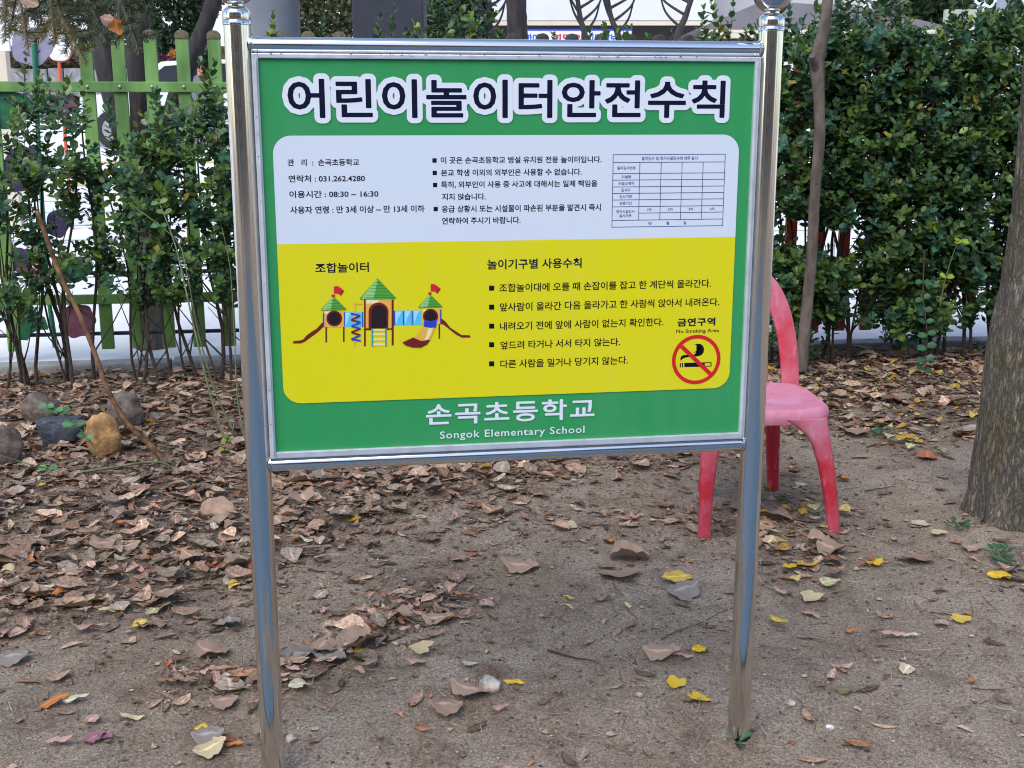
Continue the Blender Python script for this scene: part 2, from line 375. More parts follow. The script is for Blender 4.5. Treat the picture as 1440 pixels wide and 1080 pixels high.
# pavement beyond the fence: rises gently away from the fence
FA = math.atan(KSL); fu = Vector((math.cos(FA), math.sin(FA), 0)); fn = Vector((-math.sin(FA), math.cos(FA), 0)); F0 = Vector((0, KY0, 0))
def fpt(u, n, z=0): return F0+fu*u+fn*n+Vector((0, 0, z))
def slope(n): return .03+max(0, min(n, 24)-1.4)*.070
mb = MB()
ns = [.16, 1.4, 6, 12, 18, 24, 60]
for i in range(len(ns)-1):
    mb.add([fpt(-70, ns[i], slope(ns[i])), fpt(70, ns[i], slope(ns[i])), fpt(70, ns[i+1], slope(ns[i+1])), fpt(-70, ns[i+1], slope(ns[i+1]))], [(0, 1, 2, 3)])
mb.build('pavement', PAVE, fix=False, kind='structure')
YLINE = mat('yellow_road_paint', (.62, .48, .16), .8, var=.15, vscale=10); WLINE = mat('white_road_paint', (.74, .75, .77), .8, var=.08, vscale=10); JOINT = mat('paving_joint', (.30, .31, .33), .9)
def strip(name, u0, u1, n0, n1, m, lab=None):
    vs = [fpt(u0, n0, slope(n0)+.006), fpt(u1, n0, slope(n0)+.006), fpt(u1, n1, slope(n1)+.006), fpt(u0, n1, slope(n1)+.006)]
    return MB().add(vs, [(0, 1, 2, 3)]).build(name, m, fix=False, kind='structure')
strip('yellow_line', -20, 20, 9.0, 9.35, YLINE); strip('yellow_line', -20, 20, 11.6, 11.9, YLINE)
for k in range(7): strip('paving_joint', -20, 20, 2.2+k*.9, 2.225+k*.9, JOINT)
# kerb stones
kerb = empty('kerb', fpt(0, .02), FA, kind='structure')
km = MB().box((0, .075, -.03), (.985, .15, .16)).build('kerb_stone', KERB, kerb, bevel=.012)
km.location = (-5.5, 0, 0)
for k in range(1, 13):
    c = km.copy(); COL.objects.link(c); c.location = (-5.5+k, (k*7 % 3-1)*.004, (k*5 % 3-1)*.003)

# ------------------------------------------------------------------ FALLEN LEAVES
TS = np.array([0, .22, .5, .78, 1.0])
def leaf_batch(n, L, W, prof, rng, curl=.25, fold=.35):
    """lance or oval leaves, 15 verts each, local frame: x along, y across; returns (n,15,3)"""
    t = TS[None, :, None]; wv = np.array(prof)[None, :, None]; s = np.array([-1, 0, 1])[None, None, :]
    L = L[:, None, None]; W = W[:, None, None]
    jit = 1+.40*(rng.random((n, 5, 3))-.5)
    x = (t-.5)*L*(1-.0*s); y = s*wv*W*.5*jit
    y = y + (np.sin(t*3.1)*.06*(rng.random((n, 1, 1))-.5)*2)*L
    fo = fold*(rng.random((n, 1, 1))*1.4-.35); cu = curl*(rng.random((n, 1, 1))*2-.55)
    tw = .6*(rng.random((n, 1, 1))-.5)
    z = np.abs(s*wv)*W*.5*fo + (2*t-1)**2*L*.25*cu + s*wv*W*.5*tw*(2*t-1) + (rng.random((n, 5, 3))-.5)*W*.10
    z = z-np.minimum(z.min(axis=(1, 2), keepdims=True), 0)
    return np.stack([x+0*y, y+0*x, z+0*x], -1).reshape(n, 15, 3)
LF = []
for i in range(4):
    for s in range(2): LF.append((i*3+s, i*3+s+1, (i+1)*3+s+1, (i+1)*3+s))
LF = np.array(LF)
LANCE = [.06, .78, 1.0, .68, .04]; OVAL = [.18, .95, 1.1, .85, .12]; FAN = [.10, .55, 1.0, 1.25, .75]
BROWNS = np.array([[.235, .148, .100], [.165, .102, .072], [.29, .190, .135], [.115, .074, .055], [.34, .235, .165], [.22, .165, .120], [.27, .128, .070], [.27, .215, .165], [.15, .112, .085], [.20, .125, .085]])
YELS = np.array([[.52, .36, .05], [.55, .42, .16], [.46, .26, .07], [.50, .46, .24]])
def place(Lv, pos, yaw, tilt, tdir):
    c, s = np.cos(yaw)[:, None], np.sin(yaw)[:, None]
    X = Lv[..., 0]*c-Lv[..., 1]*s; Y = Lv[..., 0]*s+Lv[..., 1]*c; Z = Lv[..., 2]
    g = np.cos(tdir)[:, None]*X+np.sin(tdir)[:, None]*Y
    Z = Z+np.tan(tilt)[:, None]*g
    return np.stack([X, Y, Z], -1)+pos[:, None, :]
def ground_samples(n, rng, yr=(1.75, 7.0), power=1.0, floor=.0):
    out = np.zeros((0, 2)); dd = np.zeros(0)
    while len(out) < n:
        k = n*3; y = rng.uniform(yr[0], yr[1]+.4, k); hw = .47*y+.45
        x = rng.uniform(-1, 1, k)*hw; ok = (y < KY0+KSL*x-.04)
        acc_w = hw/hw.max()
        zc = y*CP+H*SP; px = 720+F*x/zc; py = 540-F*(y*SP-H*CP)/zc
        d = litter_density(px, py)**power; d = np.maximum(d, floor)
        ok &= rng.random(k) < d*acc_w
        out = np.r_[out, np.c_[x, y][ok]]; dd = np.r_[dd, d[ok]]
    return out[:n], dd[:n]
def litter(name, n, Lr, Wr, prof, pal, seed, power=1.3, floor=.0, zmax=.03, tiltmax=.5, label='', curl=.5, fold=.7, yr=(1.75, 7.0)):
    r = np.random.default_rng(seed); P, d = ground_samples(n, r, yr=yr, power=power, floor=floor)
    L = r.uniform(*Lr, n); W = L*r.uniform(*Wr, n)
    lv = leaf_batch(n, L, W, prof, r, curl, fold)
    z = gh(P[:, 0], P[:, 1])+.003+r.random(n)*zmax*d**2
    lv = place(lv, np.c_[P, z], r.uniform(0, 6.28, n), (r.random(n)-.5)*tiltmax*(.3+d), r.uniform(0, 6.28, n))
    V = lv.reshape(-1, 3); Fq = (LF[None]+(np.arange(n)*15)[:, None, None]).reshape(-1, 4)
    c = pal[r.integers(0, len(pal), n)]*r.uniform(.5, 1.6, (n, 1)); tint = np.repeat(c, 15, 0)
    return np_mesh(name, V, Fq, DRY, tint=tint, rib=np.tile([0, 1, 0], n*5), kind='stuff', label=label, cat='leaf litter')
litter('leaf_litter', 12500, (.030, .078), (.26, .42), LANCE, BROWNS, 21, floor=.030, label='thick carpet of small brown lance shaped fallen leaves under the hedge')
litter('broad_leaf_litter', 2400, (.045, .11), (.42, .75), OVAL, np.r_[BROWNS[[0, 2, 4, 5, 7]], BROWNS[[4, 2, 7]]*1.3], 22, power=1.6, label='broad curled tan leaves scattered through the leaf carpet', curl=.7)
litter('crumbled_leaf_litter', 13000, (.007, .026), (.4, .9), OVAL, BROWNS*1.1, 23, power=.6, floor=.09, zmax=.02, label='crumbled brown leaf scraps strewn over the dirt')
rr = np.random.default_rng(5)
# yellow leaves mostly at the right and far back
P, d = ground_samples(2600, rr, power=1.0)
zc = P[:, 1]*CP+H*SP; px = 720+F*P[:, 0]/zc
keep = rr.random(len(P)) < np.where(px > 1040, .95, .04); P = P[keep]; n = len(P)
L = rr.uniform(.035, .065, n); lv = leaf_batch(n, L, L*rr.uniform(.5, .85, n), FAN, rr, .7, .8)
lv = place(lv, np.c_[P, gh(P[:, 0], P[:, 1])+.012+rr.random(n)*.015], rr.uniform(0, 6.28, n), (rr.random(n)-.5)*.6, rr.uniform(0, 6.28, n))
pal = np.r_[YELS, BROWNS[[4, 2, 6]]]
np_mesh('yellow_leaf_litter', lv.reshape(-1, 3), (LF[None]+(np.arange(n)*15)[:, None, None]).reshape(-1, 4), DRY,
        tint=np.repeat(pal[rr.integers(0, len(pal), n)]*rr.uniform(.6, 1.05, (n, 1)), 15, 0), rib=np.tile([0, 1, 0], n*5), kind='stuff', label='yellow and tan leaves mixed into the litter below the right hedge', cat='leaf litter')
# pine needles and fine straw
def needles(name, n, Lr, wid, pal, seed, power, floor, label, zm=.02):
    r = np.random.default_rng(seed); P, d = ground_samples(n, r, power=power, floor=floor)
    L = r.uniform(*Lr, n); yaw = r.normal(.6, 1.0, n)+(r.random(n) < .4)*r.uniform(0, 3, n)
    z = gh(P[:, 0], P[:, 1])+.004+r.random(n)*zm*d
    dx, dy = np.cos(yaw), np.sin(yaw); bend = (r.random(n)-.5)*.35
    V = np.zeros((n, 6, 3))
    for k, (t, w_) in enumerate([(-.5, 1), (0, 1), (.5, .4)]):
        cx = P[:, 0]+dx*L*t-dy*bend*L*(t*t); cy = P[:, 1]+dy*L*t+dx*bend*L*(t*t)
        zz = z+np.abs(t)*r.random(n)*.008
        V[:, 2*k] = np.c_[cx-dy*wid*w_/2, cy+dx*wid*w_/2, zz]; V[:, 2*k+1] = np.c_[cx+dy*wid*w_/2, cy-dx*wid*w_/2, zz+wid*.4]
    Fq = np.array([(0, 1, 3, 2), (2, 3, 5, 4)])
    c = pal[r.integers(0, len(pal), n)]*r.uniform(.7, 1.2, (n, 1))
    np_mesh(name, V.reshape(-1, 3), (Fq[None]+(np.arange(n)*6)[:, None, None]).reshape(-1, 4), DRY, tint=np.repeat(c, 6, 0), kind='stuff', label=label, cat='pine needles')
needles('pine_needles', 15000, (.05, .13), .0021, np.array([[.24, .14, .09], [.18, .11, .075], [.30, .20, .13]]), 31, .7, .14, 'dropped brown pine needles lying across dirt and leaves')
needles('dead_grass', 11000, (.02, .07), .0016, np.array([[.30, .24, .17], [.36, .31, .24], [.10, .08, .07]]), 32, .2, .35, 'short straws and rootlets strewn over the bare dirt')
# gravel and crumbs of soil
def gravel(name, n, sr, pal, seed, label, floor, front=False):
    r = np.random.default_rng(seed); P, d = ground_samples(n, r, yr=(1.75, 4.6), power=.3, floor=floor)
    base = np.array([[1, 0, 0], [-1, 0, 0], [0, 1, 0], [0, -1, 0], [0, 0, 1], [0, 0, -1]], float)
    s = sr[0]+(sr[1]-sr[0])*r.random(n)**3
    V = base[None]*(s[:, None, None]*r.uniform(.55, 1.2, (n, 6, 1)))+(r.random((n, 6, 3))-.5)*s[:, None, None]*.5
    V[..., 2] *= .7
    V = V+np.c_[P, gh(P[:, 0], P[:, 1])+s*.25][:, None]
    Ft = np.array([(0, 2, 4), (2, 1, 4), (1, 3, 4), (3, 0, 4), (2, 0, 5), (1, 2, 5), (3, 1, 5), (0, 3, 5)])
    c = pal[r.integers(0, len(pal), n)]*r.uniform(.6, 1.25, (n, 1))
    np_mesh(name, V.reshape(-1, 3), (Ft[None]+(np.arange(n)*6)[:, None, None]).reshape(-1, 3), GRIT, tint=np.repeat(c, 6, 0), smooth=False, kind='stuff', label=label, cat='gravel')
gravel('gravel', 26000, (.0013, .0068), np.array([[.20, .17, .15], [.13, .105, .09], [.26, .23, .21], [.10, .085, .075], [.17, .15, .14], [.36, .34, .32]]), 41, 'coarse grit and soil crumbs loose on the dirt', .5)

gravel('pebbles', 900, (.003, .011), np.array([[.24, .20, .17], [.17, .14, .12], [.33, .29, .26]]), 42, 'scattered small pebbles and clods on the dirt', .4)
# ------------------------------------------------------------------ individual fallen leaves (the ones that show largest)
VAR = {}
def leaf_mesh(kind, tintc, seed):
    r = np.random.default_rng(seed)
    if kind == 'lobed':
        n = 18; me = MB(); vs = [(0, 0, 0)]
        for k in range(n):
            a = 2*math.pi*k/n; lob = .40+.06*math.cos(5*a+.4)+.07*math.cos(3*a+seed)+.09*(r.random()-.5)
            x, y = lob*math.cos(a), lob*.82*math.sin(a); vs.append((x, y, .10*(x*x*3+abs(y)*.8)+.05*(r.random()-.5)+.02))
        for k in range(n): vs.append((vs[k+1][0]*.5, vs[k+1][1]*.5, vs[k+1][2]*.35))
        # stalk
        fs = [(0, 1+n+k, 1+n+(k+1) % n) for k in range(n)]+[(1+n+k, 1+k, 1+(k+1) % n, 1+n+(k+1) % n) for k in range(n)]
        V = np.array(vs); V[:, 2] -= V[:, 2].min()
        m = bpy.data.meshes.new('leaf'); m.from_pydata([tuple(p) for p in V], [], fs)
    else:
        prof, wr = {'lance': (LANCE, .34), 'oval': (OVAL, .80), 'fan': (FAN, .82)}[kind]
        lv = leaf_batch(1, np.array([1.]), np.array([wr]), prof, r, .45, .6)[0]
        m = bpy.data.meshes.new('leaf'); m.from_pydata([tuple(p) for p in lv], [], [tuple(f) for f in LF])
        rbA = m.attributes.new('rib', 'FLOAT', 'POINT'); rbA.data.foreach_set('value', np.tile([0., 1., 0.], 5).astype(np.float32))
        # finer surface
        bm = bmesh.new(); bm.from_mesh(m); bmesh.ops.subdivide_edges(bm, edges=bm.edges, cuts=2, use_grid_fill=True, smooth=.6); 
        ph = r.uniform(0, 6.28, 6)
        for v in bm.verts:
            x, y, z = v.co; e = abs(y)/(wr*.5)
            v.co.z += .022*math.sin(11*x+9*y+ph[0])+.016*math.sin(23*x-14*y+ph[1])+.05*e*math.sin(7*x+ph[2])
            v.co.y *= 1+.10*math.sin(17*x+ph[3]+(3 if y > 0 else 0))+.07*math.sin(38*x+ph[4]+(2 if y > 0 else 0))
        lo = min(v.co.z for v in bm.verts)
        for v in bm.verts: v.co.z -= lo
        bm.to_mesh(m); bm.free()
    m.polygons.foreach_set('use_smooth', [True]*len(m.polygons))
    a = m.attributes.new('tint', 'FLOAT_COLOR', 'POINT'); a.data.foreach_set('color', np.tile(np.r_[tintc, 1].astype(np.float32), len(m.vertices)))
    m.materials.append(DRY); return m
COLS = {'brown': [BROWNS[0], BROWNS[2], BROWNS[5]], 'pink': [np.array([.38, .23, .18]), np.array([.42, .27, .22])], 'tan': [np.array([.36, .25, .18]), np.array([.30, .21, .155])],
        'yellow': [np.array([.60, .40, .03]), np.array([.56, .40, .08])], 'cream': [np.array([.52, .42, .25]), np.array([.50, .45, .32])], 'orange': [np.array([.45, .17, .05]), np.array([.40, .15, .07])],
        'grey': [np.array([.24, .21, .19]), np.array([.19, .165, .15])], 'purple': [np.array([.28, .13, .16])], 'green': [np.array([.06, .30, .12])], 'olive': [np.array([.17, .15, .08])]}
for k in ('lance', 'oval', 'fan', 'lobed'):
    for c in COLS:
        VAR[(k, c)] = [leaf_mesh(k, t, hash_) for t, hash_ in zip(COLS[c]*2, range(3+len(k)*7+len(c), 3+len(k)*7+len(c)+4))]
NLEAF = 0
def put_leaf(kind, col, px, py, lpx, ang=None, label=None, group=None, lift=.004, cat='leaf'):
    global NLEAF
    P = gnd(px, py); z = ghs(P.x, P.y); P = gnd(px, py, z)
    o = bpy.data.objects.new('fallen_leaf', random.choice(VAR[(kind, col)])); COL.objects.link(o)
    s = lpx*depth(P)/F
    if kind == 'lobed': s *= 1.15
    o.location = (P.x, P.y, z+lift); o.scale = (s*1.08, s*1.08, s*1.08)
    yaw = rad(ang) if ang is not None else random.uniform(0, 6.28)
    o.rotation_euler = (random.uniform(-.2, .22), random.uniform(-.18, .18), yaw)
    tag(o, label, cat, group); NLEAF += 1; return o
SPECIAL = [  # kind, colour, x, y, length, direction, label
 ('lobed', 'yellow', 950, 965, 30, 40, 'yellow leaf left of a closely matching yellow leaf, front right dirt'),
 ('lobed', 'yellow', 982, 986, 32, -40, 'bright yellow leaf nearest the right post, lower of the front pair'),
 ('oval', 'tan', 730, 801, 50, 5, 'broad flat tan leaf alone on the bare dirt below the board'),
 ('lobed', 'tan', 872, 812, 56, 10, 'large curled russet leaf right of the lone flat tan leaf'),
 ('oval', 'tan', 885, 788, 52, 5, 'flat tan leaf tucked behind the large curled russet leaf'),
 ('oval', 'grey', 960, 836, 46, 20, 'ragged silver grey leaf in front of the red chair'),
 ('fan', 'yellow', 950, 818, 40, 15, 'torn yellow orange leaf lying against the ragged grey leaf'),
 ('fan', 'yellow', 1228, 796, 22, -45, 'small bright yellow leaf on the dirt right of the chair'),
 ('lobed', 'tan', 1290, 790, 50, 20, 'large tan maple like leaf on dirt between chair and trunk'),
 ('oval', 'tan', 1366, 774, 28, 0, 'rounded pinkish tan leaf in front of the thick trunk'),
 ('fan', 'yellow', 1405, 815, 30, -20, 'yellow leaf on top of the small heap at the right edge'),
 ('oval', 'tan', 1416, 805, 26, 60, 'pointed tan leaf in the small heap at the right edge'),
 ('oval', 'tan', 1323, 881, 22, 70, 'upright oval orange tan leaf alone on the right dirt'),
 ('lance', 'orange', 1196, 891, 22, 15, 'small terracotta leaf on the grey dirt right of the right post'),
 ('lance', 'pink', 1255, 897, 30, -10, 'pale curled lance leaf, left of a touching pair on the right dirt'),
 ('lance', 'cream', 1280, 898, 26, -15, 'cream curled lance leaf, right of a touching pair on the right dirt'),
 ('lance', 'pink', 1184, 941, 30, -3, 'long pink leaf with a stalk on the lower right dirt'),
 ('lance', 'pink', 1232, 933, 18, 5, 'short pink leaf beside the long stalked one, lower right dirt'),
 ('oval', 'orange', 1366, 962, 14, 80, 'little rust leaf far right near a thin twig'),
 ('oval', 'olive', 1188, 975, 24, -10, 'dull olive leaf half buried in the lower right dirt'),
 ('fan', 'yellow', 507, 921, 22, 60, 'vivid yellow curled leaf in the heap right of the left post'),
 ('lobed', 'cream', 593, 915, 32, 30, 'pale yellow green lobed leaf at the right end of the front heap'),
 ('oval', 'grey', 463, 928, 46, 70, 'round grey brown leaf with dark blotches in the front heap'),
 ('oval', 'grey', 420, 925, 50, 10, 'large grey brown leaf touching the left post in the front heap'),
 ('lance', 'cream', 545, 862, 30, -60, 'folded straw coloured leaf on pine needles, centre front'),
 ('oval', 'tan', 570, 876, 44, -15, 'pointed dull tan leaf behind the front heap'),
 ('lance', 'pink', 570, 854, 42, 15, 'long pale pink leaf above the pointed dull tan leaf'),
 ('fan', 'yellow', 632, 875, 24, 5, 'small mustard leaf right of the front heap'),
 ('oval', 'pink', 683, 854, 24, 100, 'oval pink veined leaf standing apart on the middle dirt'),
 ('lance', 'orange', 618, 838, 18, 35, 'small orange red leaf on the middle dirt'),
 ('oval', 'tan', 625, 1000, 46, 10, 'two winged brown leaf lying on the front dirt by the white stone'),
 ('lance', 'pink', 652, 965, 22, 60, 'pink leaflet above the two winged brown leaf'),
 ('lance', 'pink', 702, 1000, 28, 30, 'slim pink leaf right of the two winged brown leaf'),
 ('lance', 'yellow', 723, 965, 30, 0, 'flat mustard leaf right of the white stone'),
 ('lance', 'orange', 594, 1030, 22, -20, 'small orange leaf near the bottom centre edge'),
 ('lobed', 'cream', 660, 938, 20, 10, 'small crumpled cream leaf above the white stone'),
 ('oval', 'purple', 148, 1040, 20, 70, 'mauve oval leaf, right of the purple pair at the lower left'),
 ('oval', 'purple', 133, 1042, 30, 40, 'mauve oval leaf, left of the purple pair at the lower left'),
 ('lance', 'orange', 78, 992, 44, 45, 'rust orange curled leaf on the lower left dirt'),
 ('lance', 'cream', 104, 988, 40, 15, 'pale serrated lance leaf touching the rust orange leaf'),
 ('lance', 'cream', 186, 1013, 34, 0, 'pale slim leaf lying level on the lower left dirt'),
 ('oval', 'pink', 129, 1016, 22, 70, 'small salmon oval leaf on the lower left dirt'),
 ('lance', 'pink', 84, 1048, 36, 5, 'pale pink leaf at the lower left with a grey leaf under it'),
 ('oval', 'grey', 293, 1040, 42, 10, 'dark grey round leaf beneath a pale green yellow leaf'),
 ('oval', 'cream', 297, 1058, 46, 40, 'large pale green yellow leaf at the bottom left of the left post'),
 ('fan', 'yellow', 282, 1030, 18, 10, 'yellow scrap peeping out above the dark grey round leaf'),
 ('lance', 'orange', 330, 1052, 30, -10, 'rust and pink leaf just left of the left post at the bottom'),
 ('fan', 'yellow', 195, 882, 20, 60, 'lemon yellow leaf on the dirt at the left'),
 ('oval', 'orange', 216, 788, 22, 80, 'round orange leaf standing out of the brown litter at the left'),
 ('lobed', 'yellow', 138, 792, 36, 15, 'bright pale yellow leaf in the litter left of the orange one'),
 ('fan', 'yellow', 330, 828, 20, 60, 'yellow leaf just left of the left post'),
 ('fan', 'yellow', 130, 850, 30, -15, 'soft yellow leaf on the edge of the litter at the left'),
 ('lance', 'cream', 155, 864, 32, 10, 'straw coloured lance leaf below the soft yellow leaf'),
 ('oval', 'grey', 322, 882, 34, 100, 'crumpled ash grey leaf standing beside the left post'),
 ('lance', 'pink', 125, 888, 46, 3, 'long pale brown leaf at the edge of the left dirt patch'),
 ('oval', 'grey', 20, 930, 40, 5, 'dark grey flattened leaf at the left picture edge'),
 ('oval', 'tan', 215, 845, 0, 0, None),
 ('lobed', 'yellow', 495, 733, 22, 0, 'yellow leaf below the bottom rail near its left end'),
 ('oval', 'tan', 520, 708, 34, 60, 'heart shaped tan leaf below the bottom rail'),
 ('lobed', 'tan', 480, 690, 34, -40, 'pointed tan leaf standing up below the bottom rail'),
 ('oval', 'tan', 400, 684, 48, -5, 'broad pinkish tan leaf right of the left post under the rail'),
 ('oval', 'tan', 300, 724, 0, 0, None),
 ('lobed', 'cream', 803, 742, 20, -50, 'cream curled leaf on the middle dirt under the board'),
 ('lance', 'yellow', 800, 845, 18, -40, 'little yellow twisted leaf on the middle dirt'),
 ('lance', 'cream', 884, 855, 16, -60, 'small white curled leaf below the large russet leaf'),
 ('lance', 'pink', 960, 928, 28, -12, 'dark pink lance leaf left of the right post'),
 ('fan', 'yellow', 984, 918, 24, 20, 'small yellow flake right above the dark pink lance leaf'),
 ('lobed', 'cream', 1140, 843, 30, 15, 'cream leaf on dirt below the chair, right of the right post'),
 ('lobed', 'yellow', 1133, 797, 34, 0, 'yellow crumpled leaf in the group below the chair leg'),
 ('lance', 'green', 1103, 705, 13, 15, 'tiny bright green snippet on the ground under the chair'),
 ('lance', 'cream', 1140, 722, 24, -30, 'pale green yellow leaf touching the right chair leg'),
 ('oval', 'cream', 1082, 765, 26, 60, 'pale green broken leaf right of the right post'),
 ('lobed', 'yellow', 1285, 622, 24, 10, 'clear yellow leaf on the path behind the chair'),
 ('oval', 'orange', 1303, 645, 30, 70, 'upright russet leaf on the path behind the chair'),
 ('oval', 'orange', 1187, 677, 18, 20, 'small orange leaf on the path right of the chair'),
 ('lobed', 'cream', 1293, 740, 28, -10, 'whitish crumpled leaf, left of two near the thick trunk'),
 ('lobed', 'cream', 1320, 752, 22, -40, 'whitish crumpled leaf, right of two near the thick trunk'),
 ('oval', 'tan', 1200, 612, 40, -5, 'long brown leaf lying at the edge of the litter right of the chair'),
]
for k, c, x, y, l, a, lab in SPECIAL:
    if l: put_leaf(k, c, x, y, l, a, lab, lift=.008)
GEN = {('lance', 'pink'): ('small slim pinkish leaf, one of many alike lying on the dirt', 'small pinkish leaves on the dirt'),
       ('lance', 'brown'): ('small slim brown leaf, one of many alike lying on the litter', 'small brown leaves on the litter'),
       ('oval', 'tan'): ('oval tan leaf, one of many alike lying on the litter', 'oval tan leaves on the litter'),
       ('fan', 'cream'): ('small wedge shaped cream leaf, one of many alike on the ground', 'small cream leaves on the ground'),
       ('lance', 'orange'): ('small slim russet leaf, one of many alike lying on the ground', 'small russet leaves on the ground'),
       ('lobed', 'yellow'): ('small lobed yellow leaf, one of many alike on the ground', 'small yellow leaves on the ground')}
keys = list(GEN); r = random.Random(9); tries = 0
while NLEAF < 298 and tries < 60000:
    tries += 1; y = r.uniform(640, 1075); x = r.uniform(5, 1435)
    d = float(litter_density([x], [y])[0])
    if r.random() > max(.05, d*.8)*(.35 if y > 1000 else 1): continue
    k = r.choices(keys, [5, 6, 3.0, 1.2, 2, 1.6 if x > 1000 else .35])[0]
    P = gnd(x, y); base = {'lance': .062, 'oval': .085, 'fan': .045, 'lobed': .05}[k[0]]*r.uniform(.7, 1.2)
    put_leaf(k[0], k[1], x, y, base*F/depth(P), None, GEN[k][0], GEN[k][1], lift=.004+d*.018)

# ------------------------------------------------------------------ NOTICE BOARD
YAW = .1573; BW, BH = 1.0055, .7905; BZ = H-.2873
board = empty('notice_board', (.0046, 2.45, 0), YAW, label='school playground notice board, green and yellow panel on two stainless posts', cat='sign')
U = Vector((math.cos(YAW), math.sin(YAW), 0)); Nn = Vector((-math.sin(YAW), math.cos(YAW), 0)); B0 = Vector((.0046, 2.45, 0))
def pb(x, y):
    """photo pixel -> (across, height) on the board's face"""
    r = ray(x, y); o = Vector((0, 0, H)); t = (B0-o).dot(Nn)/r.dot(Nn); P = o+r*t-B0
    return P.dot(U), P.z
PX = BW/2+.0367
for s in (-1, 1):
    post = MB().lathe([(.0254, -.25), (.0254, .4), (.0254, 1.0), (.0254, 1.622)], 40).build('post', STEEL, board, smooth=True)
    post.location = (s*PX, .012, 0)
    col = MB().lathe([(.0265, 1.622), (.0268, 1.624), (.0268, 1.634), (.0262, 1.638), (.0225, 1.643), (.0185, 1.646), (.0150, 1.648), (.0150, 1.651)], 40).build('post_collar', STEEL, post, smooth=True)
    ring = MB().lathe([(.0256, 1.612), (.0270, 1.6135), (.0270, 1.6205), (.0258, 1.622)], 40).build('collar_ring', STEEL_BALL, post, smooth=True)
    prof = [(.0150, 1.6512)]+[(.041*math.sin(t), 1.689-.041*math.cos(t)) for t in np.linspace(.39, math.pi-.02, 22)]
    MB().lathe(prof, 40).build('ball_finial', STEEL_BALL, post, smooth=True)
for s in (-1, 1):
    Q_ = Vector((.0046, 2.45, 0))+Vector((math.cos(YAW), math.sin(YAW), 0))*s*PX; z_ = ghs(Q_.x, Q_.y); r_ = random.Random(s+5); hp = MB(); n = 28; rg = []
    for j, (R0, hz) in enumerate([(.020, .016), (.030, .014), (.042, .008), (.062, -.002), (.085, -.012)]):
        for k in range(n):
            a = 2*math.pi*k/n; q_ = R0*(1+.18*math.sin(a*3+s)+.10*r_.random()); hp.v.append((Q_.x+q_*math.cos(a), Q_.y+q_*math.sin(a), z_+hz+r_.uniform(-.002, .002)))
    for j in range(4):
        for k in range(n): hp.f.append((j*n+k, j*n+(k+1) % n, (j+1)*n+(k+1) % n, (j+1)*n+k))
    hp.build('soil_mound', SOIL, smooth=True, kind='structure')
zt = pb(710, 66)[1]; zb = (pb(385, 654)[1]+pb(1046, 626)[1])/2
for z in (zt, zb):
    rail = MB().tube([(-PX+.018, .012, z), (0, .012, z), (PX-.018, .012, z)], .0155, 28).build('rail', STEEL_RAIL, board, smooth=True)
    for s in (-1, 1):
        wl = MB()
        pts = [(s*(PX-.0255)-s*.0035*0, .012+.0165*math.cos(a), z+.0165*math.sin(a)) for a in np.linspace(0, 2*math.pi, 25)]
        wl.tube(pts, .0022, 6, cap=False)
        wl.build('weld_bead', STEEL_BALL, rail, smooth=True)
# aluminium trim frame round the panel
fw = .0125
pan = MB().box((0, .010, BZ), (BW-.001, .018, BH-.001)).build('panel', GREEN_PRINT, board)
fz0, fz1 = zb+.0155, zt-.0155
for sx in (-1, 1):
    MB().box((sx*(BW/2+fw/2-.001), .007, (fz0+fz1)/2), (fw, .026, fz1-fz0), ).build('trim', ALU, board, bevel=.002)
    MB().box((sx*(BW/2+fw*.28), -.008, (fz0+fz1)/2), (.0022, .006, fz1-fz0-.02)).build('trim_lip', ALU, board, bevel=.0007)
MB().box((0, .0072, (BZ+BH/2+fz1)/2), (BW-.002, .025, fz1-BZ-BH/2)).build('trim', ALU, board, bevel=.002)
MB().box((0, .0072, (BZ-BH/2+fz0)/2), (BW-.002, .025, BZ-BH/2-fz0)).build('trim', ALU, board, bevel=.002)
SEAL = mat('grey_sealant', (.16, .155, .15), .8, var=.5, vscale=60)
r = random.Random(4); sm = MB()
for k in range(46):
    t = r.random(); c = r.choice([(-BW/2+t*BW, fz1-.001), (-BW/2+t*BW, fz1-.002), (-BW/2-.006, BZ-BH/2+t*BH)])
    a = r.uniform(.0008, .0018); sm.box((c[0], -.0062, c[1]+r.uniform(-.0015, .0015)), (a*r.uniform(1, 2.5), .001, a*r.uniform(.5, 1.2)))
sm.build('sealant_specks', SEAL, board, kind='stuff')

# --- flat print on the panel
LAY = [0]
def flat(name, polys, m, layer, parent=None, px=True, label=None):
    """polys: list of outlines in photo pixels (or board coords); thin print layer"""
    me = MB(); y = -.0002-.00022*layer
    bm = bmesh.new()
    for poly in polys:
        pts = [pb(*p) if px else p for p in poly]
        vs = [bm.verts.new((a, y, b)) for a, b in pts]
        bm.faces.new(vs)
    bmesh.ops.triangulate(bm, faces=bm.faces)
    for f in bm.faces:
        f.normal_update()
        if f.normal.y > 0: f.normal_flip()
    M_ = bpy.data.meshes.new(name); bm.to_mesh(M_); bm.free()
    return link(name, M_, m, parent or pan, label=label)
def rrect(x0, z0, x1, z1, rs, n=10):
    """corners bl, br, tr, tl radii"""
    P = []
    for (cx, cz, a0, r_) in ((x0+rs[0], z0+rs[0], 180, rs[0]), (x1-rs[1], z0+rs[1], 270, rs[1]), (x1-rs[2], z1-rs[2], 0, rs[2]), (x0+rs[3], z1-rs[3], 90, rs[3])):
        if r_ == 0: P.append((cx, cz)); continue
        for k in range(n+1):
            a = rad(a0+90*k/n); P.append((cx+r_*math.cos(a), cz+r_*math.sin(a)))
    return P
xl = (pb(383, 240)[0]+pb(399, 520)[0])/2; xr = (pb(1038.5, 240)[0]+pb(1026, 510)[0])/2
